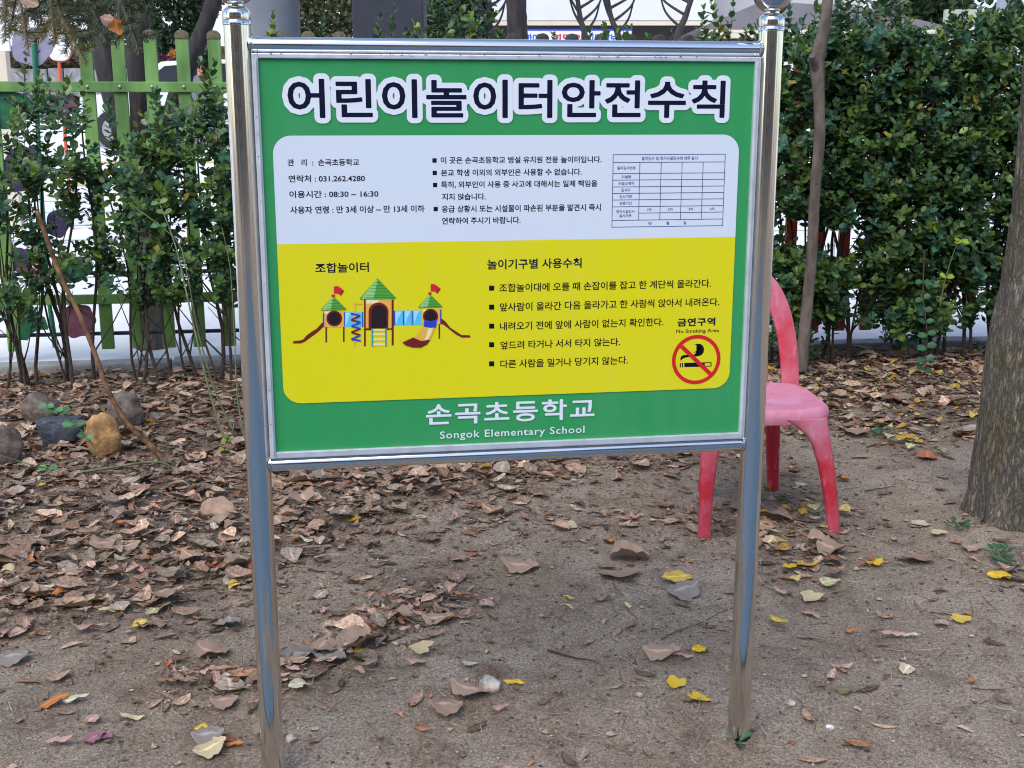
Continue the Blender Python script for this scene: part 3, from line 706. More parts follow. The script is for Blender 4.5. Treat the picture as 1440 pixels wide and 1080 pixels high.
zT = (pb(420, 191.5)[1]+pb(1000, 188.5)[1])/2; zM = (pb(400, 343.3)[1]+pb(1030, 333)[1])/2; zB = (pb(430, 567)[1]+pb(1000, 546)[1])/2
flat('white_field', [rrect(xl, zM, xr, zT, (0, 0, .036, .036))], WHITE_PRINT, 1, px=False)
flat('yellow_field', [rrect(xl, zB, xr, zM, (.036, .036, 0, 0))], YELLOW_PRINT, 1, px=False)

def text_mesh(s, spacing=1.0, off=0.0, res=3):
    cu = bpy.data.curves.new('t', 'FONT'); cu.body = s; cu.size = 1; cu.space_character = spacing; cu.offset = off; cu.resolution_u = res
    ob = bpy.data.objects.new('t', cu); COL.objects.link(ob)
    dg = bpy.context.evaluated_depsgraph_get(); me = bpy.data.meshes.new_from_object(ob.evaluated_get(dg))
    bpy.data.objects.remove(ob); me.materials.clear(); return me
def lettering(s, x0, x1, yL, yR, m, spacing=1.0, off=.012, layer=2, label=None, parent=None, ret=False):
    """x0,x1 photo extent; yL,yR = (top,bottom) of the glyphs at either end"""
    a0, zt0 = pb(x0, yL[0]); _, zb0 = pb(x0, yL[1]); a1, zt1 = pb(x1, yR[0]); _, zb1 = pb(x1, yR[1])
    zt_, zb_ = (zt0+zt1)/2, (zb0+zb1)/2
    me = text_mesh(s, spacing, off); n = len(me.vertices); co = np.zeros(n*3, np.float32); me.vertices.foreach_get('co', co); co = co.reshape(-1, 3)
    mn, mx = co.min(0), co.max(0)
    X = a0+(co[:, 0]-mn[0])/(mx[0]-mn[0])*(a1-a0); Z = zb_+(co[:, 1]-mn[1])/(mx[1]-mn[1])*(zt_-zb_)
    me.vertices.foreach_set('co', np.c_[X, np.full(n, -.0002-.00022*layer), Z].astype(np.float32).ravel()); me.update()
    o = link('lettering', me, m, parent or pan, label=label)
    if ret: return o, np.c_[X, Z]
    return o
def outline_segments(o):
    me = o.data; P = np.array([(v.co.x, v.co.z) for v in me.vertices]); cnt = {}
    key = [(round(float(p[0]), 5), round(float(p[1]), 5)) for p in P]
    for f in me.polygons:
        v = list(f.vertices)
        for i in range(len(v)):
            k = tuple(sorted((key[v[i]], key[v[(i+1) % len(v)]]))); cnt[k] = cnt.get(k, 0)+1
    return np.array([(k[0], k[1]) for k, c in cnt.items() if c == 1 and k[0] != k[1]])
def halo(o, r_, m, layer, name, step=.0012, label=None):
    """everything within r_ of the letters' outlines, as one flat contour-filled sheet"""
    sg = outline_segments(o); A = sg[:, 0]; Bv = sg[:, 1]-A; L2 = (Bv**2).sum(1)
    lo = sg.reshape(-1, 2).min(0)-r_-2*step; hi = sg.reshape(-1, 2).max(0)+r_+2*step
    xs = np.arange(lo[0], hi[0], step); zs = np.arange(lo[1], hi[1], step); D = np.full((len(xs), len(zs)), 9.)
    for a_, b_, l2 in zip(A, Bv, L2):
        p0 = np.minimum(a_, a_+b_)-r_-2*step; p1 = np.maximum(a_, a_+b_)+r_+2*step
        i0, i1 = np.searchsorted(xs, [p0[0], p1[0]]); j0, j1 = np.searchsorted(zs, [p0[1], p1[1]])
        X, Z = np.meshgrid(xs[i0:i1], zs[j0:j1], indexing='ij'); dx, dz = X-a_[0], Z-a_[1]
        t = np.clip((dx*b_[0]+dz*b_[1])/l2, 0, 1); dd = np.hypot(dx-t*b_[0], dz-t*b_[1])
        D[i0:i1, j0:j1] = np.minimum(D[i0:i1, j0:j1], dd)
    G = D-r_; ins = G < 0; y = -.0002-.00022*layer; me = MB(); nX, nZ = G.shape
    full = ins[:-1, :-1] & ins[1:, :-1] & ins[1:, 1:] & ins[:-1, 1:]; anyi = ins[:-1, :-1] | ins[1:, :-1] | ins[1:, 1:] | ins[:-1, 1:]
    for j in range(nZ-1):
        i = 0
        while i < nX-1:
            if full[i, j]:
                k = i
                while k < nX-1 and full[k, j]: k += 1
                me.add([(xs[i], y, zs[j]), (xs[k], y, zs[j]), (xs[k], y, zs[j+1]), (xs[i], y, zs[j+1])], [(0, 1, 2, 3)]); i = k
            else:
                if anyi[i, j]:
                    cs = [(i, j), (i+1, j), (i+1, j+1), (i, j+1)]; poly = []
                    for q in range(4):
                        a_, b_ = cs[q], cs[(q+1) % 4]; ga, gb = G[a_], G[b_]
                        if ga < 0: poly.append((xs[a_[0]], y, zs[a_[1]]))
                        if (ga < 0) != (gb < 0):
                            t = ga/(ga-gb); poly.append((xs[a_[0]]+(xs[b_[0]]-xs[a_[0]])*t, y, zs[a_[1]]+(zs[b_[1]]-zs[a_[1]])*t))
                    if len(poly) > 2: me.add(poly, [tuple(range(len(poly)))])
                i += 1
    return me.build(name, m, pan, fix=False, label=label)

ti = lettering('어린이놀이터안전수칙', 404.5, 1019.5, (113, 165.5), (113, 164), NAVY, 1.085, .0, 4, 'large dark title lettering')
halo(ti, .0016, NAVY, 3, 'lettering_edge', .0008)
halo(ti, .0120, LETTER_WHITE, 2, 'white_outline', .0014)
sc_ = lettering('손곡초등학교', 599.5, 835.5, (567.5, 597.5), (561.5, 588), LETTER_WHITE, 1.12, .0, 3, 'white school name lettering')
halo(sc_, .0011, LETTER_WHITE, 2, 'lettering_edge', .0007)
lettering('Songok Elementary School', 618.5, 822, (606, 620), (599, 612), LETTER_WHITE, 1.12, .010, 2)
W2 = [('관   리  :  손곡초등학교', 404, 505, (223.7, 233.4), (223.2, 233)), ('연락처 : 031.262.4280', 405.5, 513, (246, 256), (246, 256)),
      ('이용시간 : 08:30 ~ 16:30', 406.7, 532, (268, 278), (267.7, 277.7)), ('사용자 연령 : 만 3세 이상 ~ 만 13세 이하', 407.7, 597, (289.7, 300.2), (288.7, 299)),
      ('이 곳은 손곡초등학교 병설 유치원 전용 놀이터입니다.', 619.5, 846, (220.5, 230), (219.3, 229)), ('본교 학생 이외의 외부인은 사용할 수 없습니다.', 620, 818, (238, 247.7), (236.8, 246.5)),
      ('특히, 외부인이 사용 중 사고에 대해서는 일체 책임을', 620, 840, (255, 265), (253, 263)), ('지지 않습니다.', 621.5, 683, (272, 281.6), (271.6, 281.2)),
      ('응급 상황시 또는 시설물이 파손된 부분을 발견시 즉시', 621, 845, (289, 299), (286.3, 296.3)), ('연락하여 주시기 바랍니다.', 621.5, 732, (305.8, 315.4), (304.6, 314.4))]
for s, a, b, l, r_ in W2: lettering(s, a, b, l, r_, NAVY, off=.020)
sq = lambda x0, y0, x1, y1: [(x0, y0), (x0, y1), (x1, y1), (x1, y0)]
for b4 in (sq(608, 222.5, 614, 228.8), sq(608.3, 240, 614.3, 246.2), sq(608.8, 257, 614.8, 263.2), sq(609.7, 290.8, 615.7, 297)): flat('bullet', [b4], NAVY, 2)
# inspection table
t0, tz0 = pb(862.3, 218.5); t1, _ = pb(1020.2, 215.8); _, tz1 = pb(860.3, 319.7)
tz0 = (tz0+pb(1020.2, 215.8)[1])/2; tz1 = (tz1+pb(1015.6, 316.9)[1])/2; t0 = (t0+pb(860.3, 319.7)[0])/2; t1 = (t1+pb(1015.6, 316.9)[0])/2
tw, th = t1-t0, tz0-tz1; lw = .0013; L_ = []
def hl(v, a=0, b=1): L_.append(rrect(t0+a*tw-lw/2, tz0-v*th-lw/2, t0+b*tw+lw/2, tz0-v*th+lw/2, (0,)*4))
def vl(u, a=0, b=1): L_.append(rrect(t0+u*tw-lw/2, tz0-b*th-lw/2, t0+u*tw+lw/2, tz0-a*th+lw/2, (0,)*4))
tbl_h = [0, .107, .258, .348, .442, .532, .622, .717, .906, 1]
for v in tbl_h: hl(v)
hl(.808, .237, 1); vl(0); vl(1)
for u in (.237, .427, .614, .803): vl(u, .107, .906)
for k, p in enumerate(L_): pass
flat('table_lines', L_[:11], BLUEINK, 2, px=False); flat('table_lines', L_[11:], BLUEINK, 2.4, px=False)
def cell(s, u, v, hgt, wid, off=.02):
    me = text_mesh(s, 1, off); n = len(me.vertices); co = np.zeros(n*3, np.float32); me.vertices.foreach_get('co', co); co = co.reshape(-1, 3); mn, mx = co.min(0), co.max(0)
    cx, cz = t0+u*tw, tz0-v*th; Wd, Hd = wid*tw, hgt*th
    X = cx+((co[:, 0]-mn[0])/(mx[0]-mn[0])-.5)*Wd; Z = cz+((co[:, 1]-mn[1])/(mx[1]-mn[1])-.5)*Hd
    me.vertices.foreach_set('co', np.c_[X, np.full(n, -.0006), Z].astype(np.float32).ravel()); me.update(); link('lettering', me, BLUEINK, pan)
cell('설치검사 및 정기시설검사에 대한 표시', .5, .053, .052, .50)
for s, v, wd in (('설치검사번호', .182, .165), ('시설명', .303, .085), ('시설소재지', .395, .14), ('검사자', .487, .085), ('검사기관', .577, .11), ('유효기간', .669, .11), ('정기시설검사', .785, .165), ('실시여부', .843, .11)): cell(s, .118, v, .045, wd)
for k, u in enumerate((.332, .52, .708, .90)): cell('%d차' % (k+1), u, .762, .042, .045)
for s, u in (('년', .34), ('월', .5), ('일', .655)): cell(s, u, .953, .045, .026)
# yellow half
lettering('조합놀이터', 443, 518.5, (369.8, 384), (368.6, 382.6), NAVY, off=.020)
lettering('놀이기구별 사용수칙', 685, 818, (364.5, 378.6), (362.6, 377), NAVY, off=.020)
Y2 = [('조합놀이대에 오를 때 손잡이를 잡고 한 계단씩 올라간다.', 702, 1000, (398.3, 410), (393, 405)), ('앞사람이 올라간 다음 올라가고 한 사람씩 앉아서 내려온다.', 702.5, 1011.5, (425, 437), (419.3, 431)),
      ('내려오기 전에 앞에 사람이 없는지 확인한다.', 703, 933, (452, 463.8), (447.5, 459.2)), ('엎드려 타거나 서서 타지 않는다.', 703.5, 872, (479, 490.5), (475.5, 487)), ('다른 사람을 밀거나 당기지 않는다.', 703.5, 883, (505.2, 517), (501.5, 513))]
for s, a, b, l, r_ in Y2: lettering(s, a, b, l, r_, INK, off=.016)
for y in (401.6, 428.3, 455, 481.2, 508): flat('bullet', [sq(687.7, y, 694.9, y+7)], INK, 2)
lettering('금연구역', 952.7, 1006, (447.7, 459.3), (446.3, 457.8), NAVY, 1.1, .035)
lettering('No Smoking Area', 951, 1011, (463.2, 470), (461.8, 468.6), INK, 1.05, .014)
# no smoking roundel
cpx = lambda x, y: (x/8.307+920, y/8.307+430)
ccx, ccz = pb(*cpx(490, 628)); R = (pb(*cpx(772, 620))[0]-pb(*cpx(205, 640))[0])/2
ringp = []
for k in range(64):
    a, b = 2*math.pi*k/64, 2*math.pi*(k+1)/64
    ringp.append([(ccx+R*math.cos(a), ccz+R*math.sin(a)), (ccx+R*.85*math.cos(a), ccz+R*.85*math.sin(a)), (ccx+R*.85*math.cos(b), ccz+R*.85*math.sin(b)), (ccx+R*math.cos(b), ccz+R*math.sin(b))])
flat('red_ring', ringp, REDINK, 3, px=False)
flat('red_bar', [[cpx(300, 490), cpx(335, 455), cpx(675, 782), cpx(640, 815)]], REDINK, 3.6)
flat('cigarette', [[cpx(298, 668), cpx(298, 718), cpx(311, 718), cpx(311, 667)], [cpx(322, 667), cpx(322, 717), cpx(336, 717), cpx(336, 666)], [cpx(350, 666), cpx(350, 715), cpx(590, 711), cpx(590, 660)],
     [cpx(590, 660), cpx(590, 669), cpx(668, 666), cpx(668, 657)], [cpx(590, 702), cpx(590, 711), cpx(668, 707), cpx(668, 698)], [cpx(657, 664), cpx(657, 700), cpx(668, 700), cpx(668, 664)]], INK, 2)
sm1 = [(465, 455), (500, 442), (540, 445), (570, 468), (582, 505), (575, 545), (550, 575), (515, 588), (460, 593), (400, 598), (350, 608), (325, 622), (312, 645), (303, 620), (312, 592), (340, 576), (400, 570), (460, 568), (505, 560), (532, 540), (543, 508), (535, 475), (512, 460), (490, 456)]
sm2 = [(490, 484), (506, 487), (514, 505), (509, 525), (494, 540), (452, 550), (478, 536), (495, 520), (501, 504), (498, 492)]
flat('smoke', [[cpx(*p) for p in sm1[::-1]]], INK, 2); flat('smoke', [[cpx(*p) for p in sm2[::-1]]], INK, 2)
# playground picture
q = lambda x, y: (x/5.143+400, y/5.143+350)
pic = pan
def pf(name, m, lay, *polys):
    for P in polys: flat(name, [[q(*p) for p in P]], m, 2+lay*.7)
def disc(cx, cy, rx, ry, n=28, a0=0, a1=360): return [(cx+rx*math.cos(rad(a0+(a1-a0)*k/n)), cy+ry*math.sin(rad(a0+(a1-a0)*k/n))) for k in range(n+(a1-a0 < 360))]
def qr(x0, y0, x1, y1): return [(x0, y0), (x1, y0), (x1, y1), (x0, y1)]
pf('picture_tube', P_SKY, 0, qr(430, 458, 570, 564), qr(790, 446, 990, 552))
pf('picture_tube', P_SKYL, 1, [(440, 462), (478, 462), (455, 530), (440, 560)], [(800, 452), (850, 452), (822, 500), (806, 548)], [(872, 450), (915, 450), (890, 495), (874, 546)], [(936, 448), (975, 448), (955, 490), (940, 542)])
pf('picture_tube', P_BLUE, 2, qr(790, 446, 799, 553), qr(856, 446, 863, 551), qr(920, 446, 927, 550), qr(430, 458, 437, 560), qr(562, 455, 570, 563))
pf('picture_slide', P_MAR, 0, [(60, 684), (66, 666), (110, 662), (135, 655), (160, 625), (195, 600), (235, 575), (270, 535), (282, 530), (285, 560), (245, 600), (190, 640), (150, 670), (120, 684)],
   [(1135, 502), (1165, 525), (1200, 570), (1240, 595), (1280, 622), (1340, 624), (1348, 641), (1285, 642), (1240, 620), (1190, 580), (1150, 548), (1135, 545)])
pf('picture_post', P_MAR, 1, qr(296, 560, 308, 676), qr(423, 560, 435, 672), qr(1114, 540, 1125, 650), qr(575, 366, 588, 704), qr(775, 366, 790, 697), qr(588, 572, 628, 588), qr(740, 570, 775, 585))
pf('picture_wall', P_WALL, 2, qr(278, 448, 432, 565), qr(988, 432, 1135, 545), qr(588, 366, 772, 574))
pf('picture_wall', P_WALLL, 3, qr(292, 452, 350, 470), qr(1000, 436, 1040, 455), qr(590, 370, 680, 395))
pf('picture_edge', P_BLUE, 3, qr(278, 462, 288, 566), qr(1125, 438, 1135, 543))
pf('picture_roof', P_ROOF, 4, [(352, 340), (450, 436), (445, 441), (268, 446), (265, 438)], [(1052, 326), (1143, 416), (1138, 422), (970, 427), (967, 419)], [(673, 212), (808, 354), (800, 361), (548, 366), (545, 356)])
pf('picture_roof', P_ROOFL, 5, [(345, 348), (352, 352), (335, 440), (272, 440)], [(1046, 334), (1053, 338), (1035, 420), (974, 421)], [(664, 222), (674, 226), (645, 358), (554, 360)])
pf('picture_roof_line', P_LINE, 6, *[[(352-(y-340)*.6, y), (352+(y-340)*.98, y-1), (352+(y-340)*.98, y+3), (352-(y-340)*.6, y+3)] for y in (372, 392, 412, 430)],
   *[[(1052-(y-326)*.6, y), (1052+(y-326)*.95, y-1), (1052+(y-326)*.95, y+3), (1052-(y-326)*.6, y+3)] for y in (356, 376, 396, 412)],
   *[[(673-(y-212)*.7, y), (673+(y-212)*.92, y-1), (673+(y-212)*.92, y+3), (673-(y-212)*.7, y+3)] for y in (240, 262, 285, 308, 332, 350)])
pf('picture_flag', P_RED, 4, [(357, 270), (385, 268), (408, 282), (432, 302), (405, 308), (408, 338), (385, 322), (358, 322)], [(1057, 255), (1085, 254), (1105, 268), (1130, 288), (1105, 294), (1106, 322), (1085, 306), (1058, 306)], disc(353, 338, 14, 11, 14), disc(1051, 322, 13, 11, 14))
pf('picture_opening', P_MAR, 4, disc(360, 502, 57, 57), disc(1056, 488, 55, 56), [(608, 574)]+[(680+72*math.cos(rad(a)), 455-68*math.sin(rad(a))) for a in range(180, -1, -12)]+[(750, 574)])
pf('picture_opening', P_HOLE, 5, disc(360, 502, 45, 46), disc(1056, 488, 44, 45), [(628, 574)]+[(683+55*math.cos(rad(a)), 455-50*math.sin(rad(a))) for a in range(180, -1, -12)]+[(740, 574)])
pf('picture_slide', P_BLUE, 6, [(1012, 510), (1056, 522), (1102, 510), (1096, 568), (1050, 570), (1006, 562)])
pf('picture_slide', P_WALL, 5.5, [(1000, 560), (1085, 568), (1075, 610), (1050, 655), (1000, 668), (930, 645), (975, 605)])
pf('picture_slide', P_WALLL, 6, [(1040, 572), (1072, 574), (1060, 612), (1038, 652), (1010, 660), (1030, 620)])
pf('picture_slide', P_MAR, 6.5, [(930, 640), (990, 665), (1055, 655), (1030, 690), (985, 713), (925, 712), (875, 696), (852, 676), (890, 658)])
pf('picture_ladder', P_TEAL, 6, qr(630, 572, 641, 706), qr(728, 570, 738, 704))
pf('picture_ladder', P_WALLL, 5, qr(641, 580, 728, 592), qr(641, 612, 728, 626), qr(641, 648, 728, 662), qr(641, 684, 728, 698))
pf('picture_pole', P_WALL, 3, qr(505, 396, 516, 704), qr(505, 393, 566, 403))
zz = [(480, 465), (548, 482), (482, 512), (550, 530), (484, 558), (550, 575), (482, 602), (550, 622), (482, 652), (552, 662)]
for k in range(len(zz)-1):
    (ax, ay), (bx, by) = zz[k], zz[k+1]; pf('picture_spiral', P_BLUE if k % 4 in (0, 3) else P_MAR, 7+.3*(k % 2), [(ax, ay-6), (bx, by-6), (bx, by+7), (ax, ay+7)])

# ------------------------------------------------------------------ RED PLASTIC CHAIR
def chair_mat():
    m = mat('faded_red_plastic', (.50, .016, .026), .42, spec=.5); n = m.node_tree; b = n.nodes['Principled BSDF']
    tc = n.nodes.new('ShaderNodeTexCoord')
    t = n.nodes.new('ShaderNodeTexNoise'); t.inputs['Scale'].default_value = 9; t.inputs['Detail'].default_value = 9; t.inputs['Roughness'].default_value = .7
    at_ = n.nodes.new('ShaderNodeAttribute'); at_.attribute_name = 'worn'
    n.links.new(tc.outputs['Object'], t.inputs['Vector'])
    a = n.nodes.new('ShaderNodeMath'); a.operation = 'MULTIPLY_ADD'; n.links.new(t.outputs[0], a.inputs[0]); a.inputs[1].default_value = 1.6; n.links.new(at_.outputs['Fac'], a.inputs[2])
    mr = n.nodes.new('ShaderNodeMapRange'); mr.inputs[1].default_value = .70; mr.inputs[2].default_value = 1.75; n.links.new(a.outputs[0], mr.inputs[0])
    mx = n.nodes.new('ShaderNodeMix'); mx.data_type = 'RGBA'; mx.inputs[6].default_value = (.50, .022, .042, 1); mx.inputs[7].default_value = (.56, .25, .35, 1)
    n.links.new(mr.outputs[0], mx.inputs[0]); n.links.new(mx.outputs[2], b.inputs['Base Color'])
    t4 = n.nodes.new('ShaderNodeTexNoise'); t4.inputs['Scale'].default_value = 60; t4.inputs['Detail'].default_value = 8; mp4 = n.nodes.new('ShaderNodeMapping'); mp4.inputs['Scale'].default_value = (1, .12, .3); mp4.inputs['Rotation'].default_value = (0, 0, .5); n.links.new(tc.outputs['Object'], mp4.inputs[0]); n.links.new(mp4.outputs[0], t4.inputs['Vector'])
    r4 = n.nodes.new('ShaderNodeMapRange'); r4.inputs[1].default_value = .60; r4.inputs[2].default_value = .68; r4.inputs[3].default_value = 0; r4.inputs[4].default_value = .22; n.links.new(t4.outputs[0], r4.inputs[0])
    m4 = n.nodes.new('ShaderNodeMix'); m4.data_type = 'RGBA'; m4.inputs[7].default_value = (.62, .42, .48, 1); n.links.new(r4.outputs[0], m4.inputs[0]); n.links.new(mx.outputs[2], m4.inputs[6]); n.links.new(m4.outputs[2], b.inputs['Base Color'])
    r2 = n.nodes.new('ShaderNodeMapRange'); r2.inputs[3].default_value = .35; r2.inputs[4].default_value = .7; n.links.new(mr.outputs[0], r2.inputs[0]); n.links.new(r2.outputs[0], b.inputs['Roughness'])
    return m
CH = chair_mat()
def worn(o, f):
    me = o.data; a = me.attributes.new('worn', 'FLOAT', 'POINT'); a.data.foreach_set('value', [float(f(v.co)) for v in me.vertices]); return o
fl = gnd(991, 764); fr = gnd(1170, 759); CYAW = rad(3.5); mid = (fl+fr)/2
cz0 = 0.0
chair = empty('plastic_chair', (mid.x, mid.y, ghs(mid.x, mid.y)-.004), CYAW, label='faded red plastic chair behind the right post of the board', cat='chair')
hwf = (fr-fl).length/2
def loft(rings):
    m_ = MB(); n = len(rings[0])
    for rg in rings: m_.v += [tuple(p) for p in rg]
    for i in range(len(rings)-1):
        for t in range(n): m_.f.append((i*n+t, i*n+(t+1) % n, (i+1)*n+(t+1) % n, (i+1)*n+t))
    m_.f.append(tuple(range(n-1, -1, -1))); m_.f.append(tuple((len(rings)-1)*n+t for t in range(n))); return m_
SEATZ = .445
def leg(sx, rear):
    rings = []
    prof = [(0, 0, .046), (.014, 0, .046), (.02, 0, .042), (.12, .012, .046), (.24, .027, .054), (.32, .040, .066), (.36, .046, .088), (.39, .051, .122), (.412, .055, .160)] if not rear else \
           [(0, 0, .044), (.02, 0, .042), (.15, .012, .050), (.30, .026, .056), (.38, .034, .062), (.412, .036, .08)]
    for z, inn, wd in prof:
        out = (hwf+.024 if not rear else hwf-(.052 if sx > 0 else .085))-inn*((1.15 if sx > 0 else .05) if not rear else .5)
        y = (0+.35*inn) if not rear else (.50-.9*inn)
        th = .040+.02*z
        cx = out-wd/2; rg = []
        for k in range(16):
            a = 2*math.pi*k/16; ca, sa = math.cos(a), math.sin(a)
            rg.append((sx*(cx+wd/2*math.copysign(abs(ca)**.6, ca)), y+th/2*math.copysign(abs(sa)**.7, sa), z))
        rings.append(rg)
    o = loft(rings).build('leg', CH, chair, smooth=True)
    worn(o, lambda c: (.55 if c.z > .34 else .12 if c.z < .04 else -.02+(.25 if c.z > .25 else 0)) if not rear else -.5)
for sx in (-1, 1): leg(sx, False); leg(sx, True)
# seat: dished sheet with rolled edge
rings = []
def sup(a, rx, ry, p=.42): ca, sa = math.cos(a), math.sin(a); return rx*math.copysign(abs(ca)**p, ca), ry*math.copysign(abs(sa)**p, sa)
prof = [(.985, -.052), (1.0, -.030), (.985, -.010), (.94, .0), (.85, .001), (.6, -.008), (.3, -.014), (.02, -.015)]
prof_in = [(.955, -.052)]
for f_, dz in prof:
    rings.append([(sup(2*math.pi*k/48, .232*f_, .225*f_)[0], .225+sup(2*math.pi*k/48, .232*f_, .225*f_)[1], SEATZ+dz) for k in range(48)])
rings = [[(p[0]-.012, p[1], p[2]) for p in rg] for rg in rings]
seat = loft(rings).build('seat', CH, chair, smooth=True); worn(seat, lambda c: .75 if c.z > SEATZ-.04 else .35)
# back: an arch of broad band leaning back, three slats inside
rings = []; path = []
for k in range(33):
    a = math.pi*k/32; ca, sa = math.cos(a), math.sin(a)
    X = -.028+.205*math.copysign(abs(ca)**.78, ca); Z = (SEATZ-.012)+.415*sa**.85 if sa > 0 else SEATZ-.012
    path.append((X, Z))
for k, (X, Z) in enumerate(path):
    x0, z0 = path[max(k-1, 0)]; x1, z1 = path[min(k+1, 32)]; tx, tz = x1-x0, z1-z0; l = math.hypot(tx, tz); nx_, nz_ = tz/l, -tx/l
    w_ = .034+.006*abs(math.sin(math.pi*k/32)); th = .010; lean = lambda z: .43+(z-SEATZ)*.20
    rg = []
    for q_ in range(12):
        a = 2*math.pi*q_/12; ca, sa = math.cos(a), math.sin(a); e = w_*math.copysign(abs(ca)**.5, ca); tt = th*math.copysign(abs(sa)**.5, sa)
        xx, z2 = X+nx_*e, Z+nz_*e; rg.append((xx, lean(z2)+tt-.012*ca*ca*0, z2))
    rings.append(rg)
bk = loft(rings).build('backrest', CH, chair, smooth=True); worn(bk, lambda c: .15+.35*max(0, (c.z-.7)/.15)+(.3 if abs(c.x) > .225 else 0))
for sx in (-.075, 0, .075):
    top = .80
    pts = [(sx, .43+(z-SEATZ)*.20, z) for z in np.linspace(SEATZ-.005, top, 7)]
    rg = [[(p[0]+.018*c_, p[1]+.006*s_, p[2]) for c_, s_ in ((-1, -.6), (-.6, -1), (.6, -1), (1, -.6), (1, .6), (.6, 1), (-.6, 1), (-1, .6))] for p in pts]
    worn(loft(rg).build('slat', CH, bk, smooth=True), lambda c: .2)

# ------------------------------------------------------------------ STONES
def stone(name, px, py, wpx, hpx, dm, m, label, seed, boxy=0, sink=.15, rz=0, spike=1.0):
    P = gnd(px, py); z = ghs(P.x, P.y); s = depth(P)/F; W_, H_ = wpx*s, hpx*s
    bm = bmesh.new(); bmesh.ops.create_icosphere(bm, subdivisions=4, radius=1)
    r_ = random.Random(seed); pl = [(Vector((r_.gauss(0, 1), r_.gauss(0, 1), r_.gauss(0, .8))).normalized(), r_.uniform(.72, .95)) for _ in range(9)]
    for v in bm.verts:
        p = v.co.copy()
        if boxy: p = Vector([math.copysign(abs(c)**boxy, c) for c in p])
        for n_, d_ in pl:
            k = p.dot(n_)-d_
            if k > 0: p -= n_*k*.85
        f = 1+.05*math.sin(p.x*7+seed)*math.sin(p.y*6)+.03*math.sin(p.z*13+p.x*9)
        v.co = Vector((p.x*W_/2, p.y*dm/2, p.z*H_/2))*f
    me = bpy.data.meshes.new(name); bm.to_mesh(me); bm.free(); me.polygons.foreach_set('use_smooth', [True]*len(me.polygons))
    o = link(name, me, m, label=label, cat='stone'); o.location = (P.x, P.y+dm*.3, z+H_/2*(1-sink)); o.rotation_euler = (0, r_.uniform(-.08, .08), rz); return o
stone('stone', 145, 652, 50, 72, .10, STONE_Y, 'upright ochre stone, smooth and rounded, beside the dark granite block', 3)
stone('stone', 176, 612, 54, 66, .13, STONE_G, 'rounded brown grey stone just behind the upright ochre one', 5)
stone('stone', 55, 608, 56, 56, .14, STONE_G, 'brown stone behind the dark granite block at the left', 8)
stone('granite_block', 84, 638, 66, 46, .12, STONE_B, 'blue black granite cube sunk in the leaves at the left', 2, boxy=.25, rz=.5)
stone('stone', 3, 665, 52, 64, .14, STONE_G, 'brown stone cut off by the left picture edge', 9)
stone('stone', 305, 737, 54, 36, .10, STONE_T, 'smooth tan stone in the litter left of the left post', 12)
stone('stone', 689, 984, 30, 24, .045, STONE_W, 'small angular white and brown stone on the front dirt', 14, boxy=.7, sink=.25)
stone('stone', 409, 1048, 16, 13, .025, STONE_W, 'pale pebble right of the foot of the left post', 15, sink=.3)
stone('stone', 889, 937, 11, 10, .02, STONE_G, 'round brown pebble on the middle front dirt', 16, sink=.3)
stone('stone', 1114, 991, 13, 9, .02, STONE_W, 'pale oval pebble right of the foot of the right post', 17, sink=.3)
CRY = mat('white_scrap', (.62, .64, .70), .5)
stone('paper_scrap', 1168, 1020, 12, 7, .012, CRY, 'tiny white scrap on the lower right dirt', 19, boxy=.6, sink=.2)

# ------------------------------------------------------------------ PLANT HELPERS
LV = np.array([[0, 0, 0], [.52, 0, -.05], [1, 0, -.10], [.30, .29, .04], [.74, .31, .02], [.30, -.29, .04], [.74, -.31, .02]])
LFt = np.array([(0, 1, 3), (3, 1, 4), (4, 1, 2), (0, 5, 1), (5, 6, 1), (6, 2, 1)])
def leaves_mesh(name, pos, dirs, nrm, L, tint, parent, m=LEAF, wr=1.0, **k):
    d = dirs/np.linalg.norm(dirs, axis=1, keepdims=True); n = nrm-d*(nrm*d).sum(1, keepdims=True); n /= np.linalg.norm(n, axis=1, keepdims=True)+1e-9; s = np.cross(n, d)
    T = LV[None]*L[:, None, None]; T[..., 1] *= wr
    V = pos[:, None]+T[..., 0:1]*d[:, None]+T[..., 1:2]*s[:, None]+T[..., 2:3]*n[:, None]
    Fq = (LFt[None]+(np.arange(len(pos))*7)[:, None, None]).reshape(-1, 3)
    return np_mesh(name, V.reshape(-1, 3), Fq, m, parent, tint=np.repeat(tint, 7, 0), rib=np.tile([.8, 1., .9, 0, 0, 0, 0], len(pos)), **k)
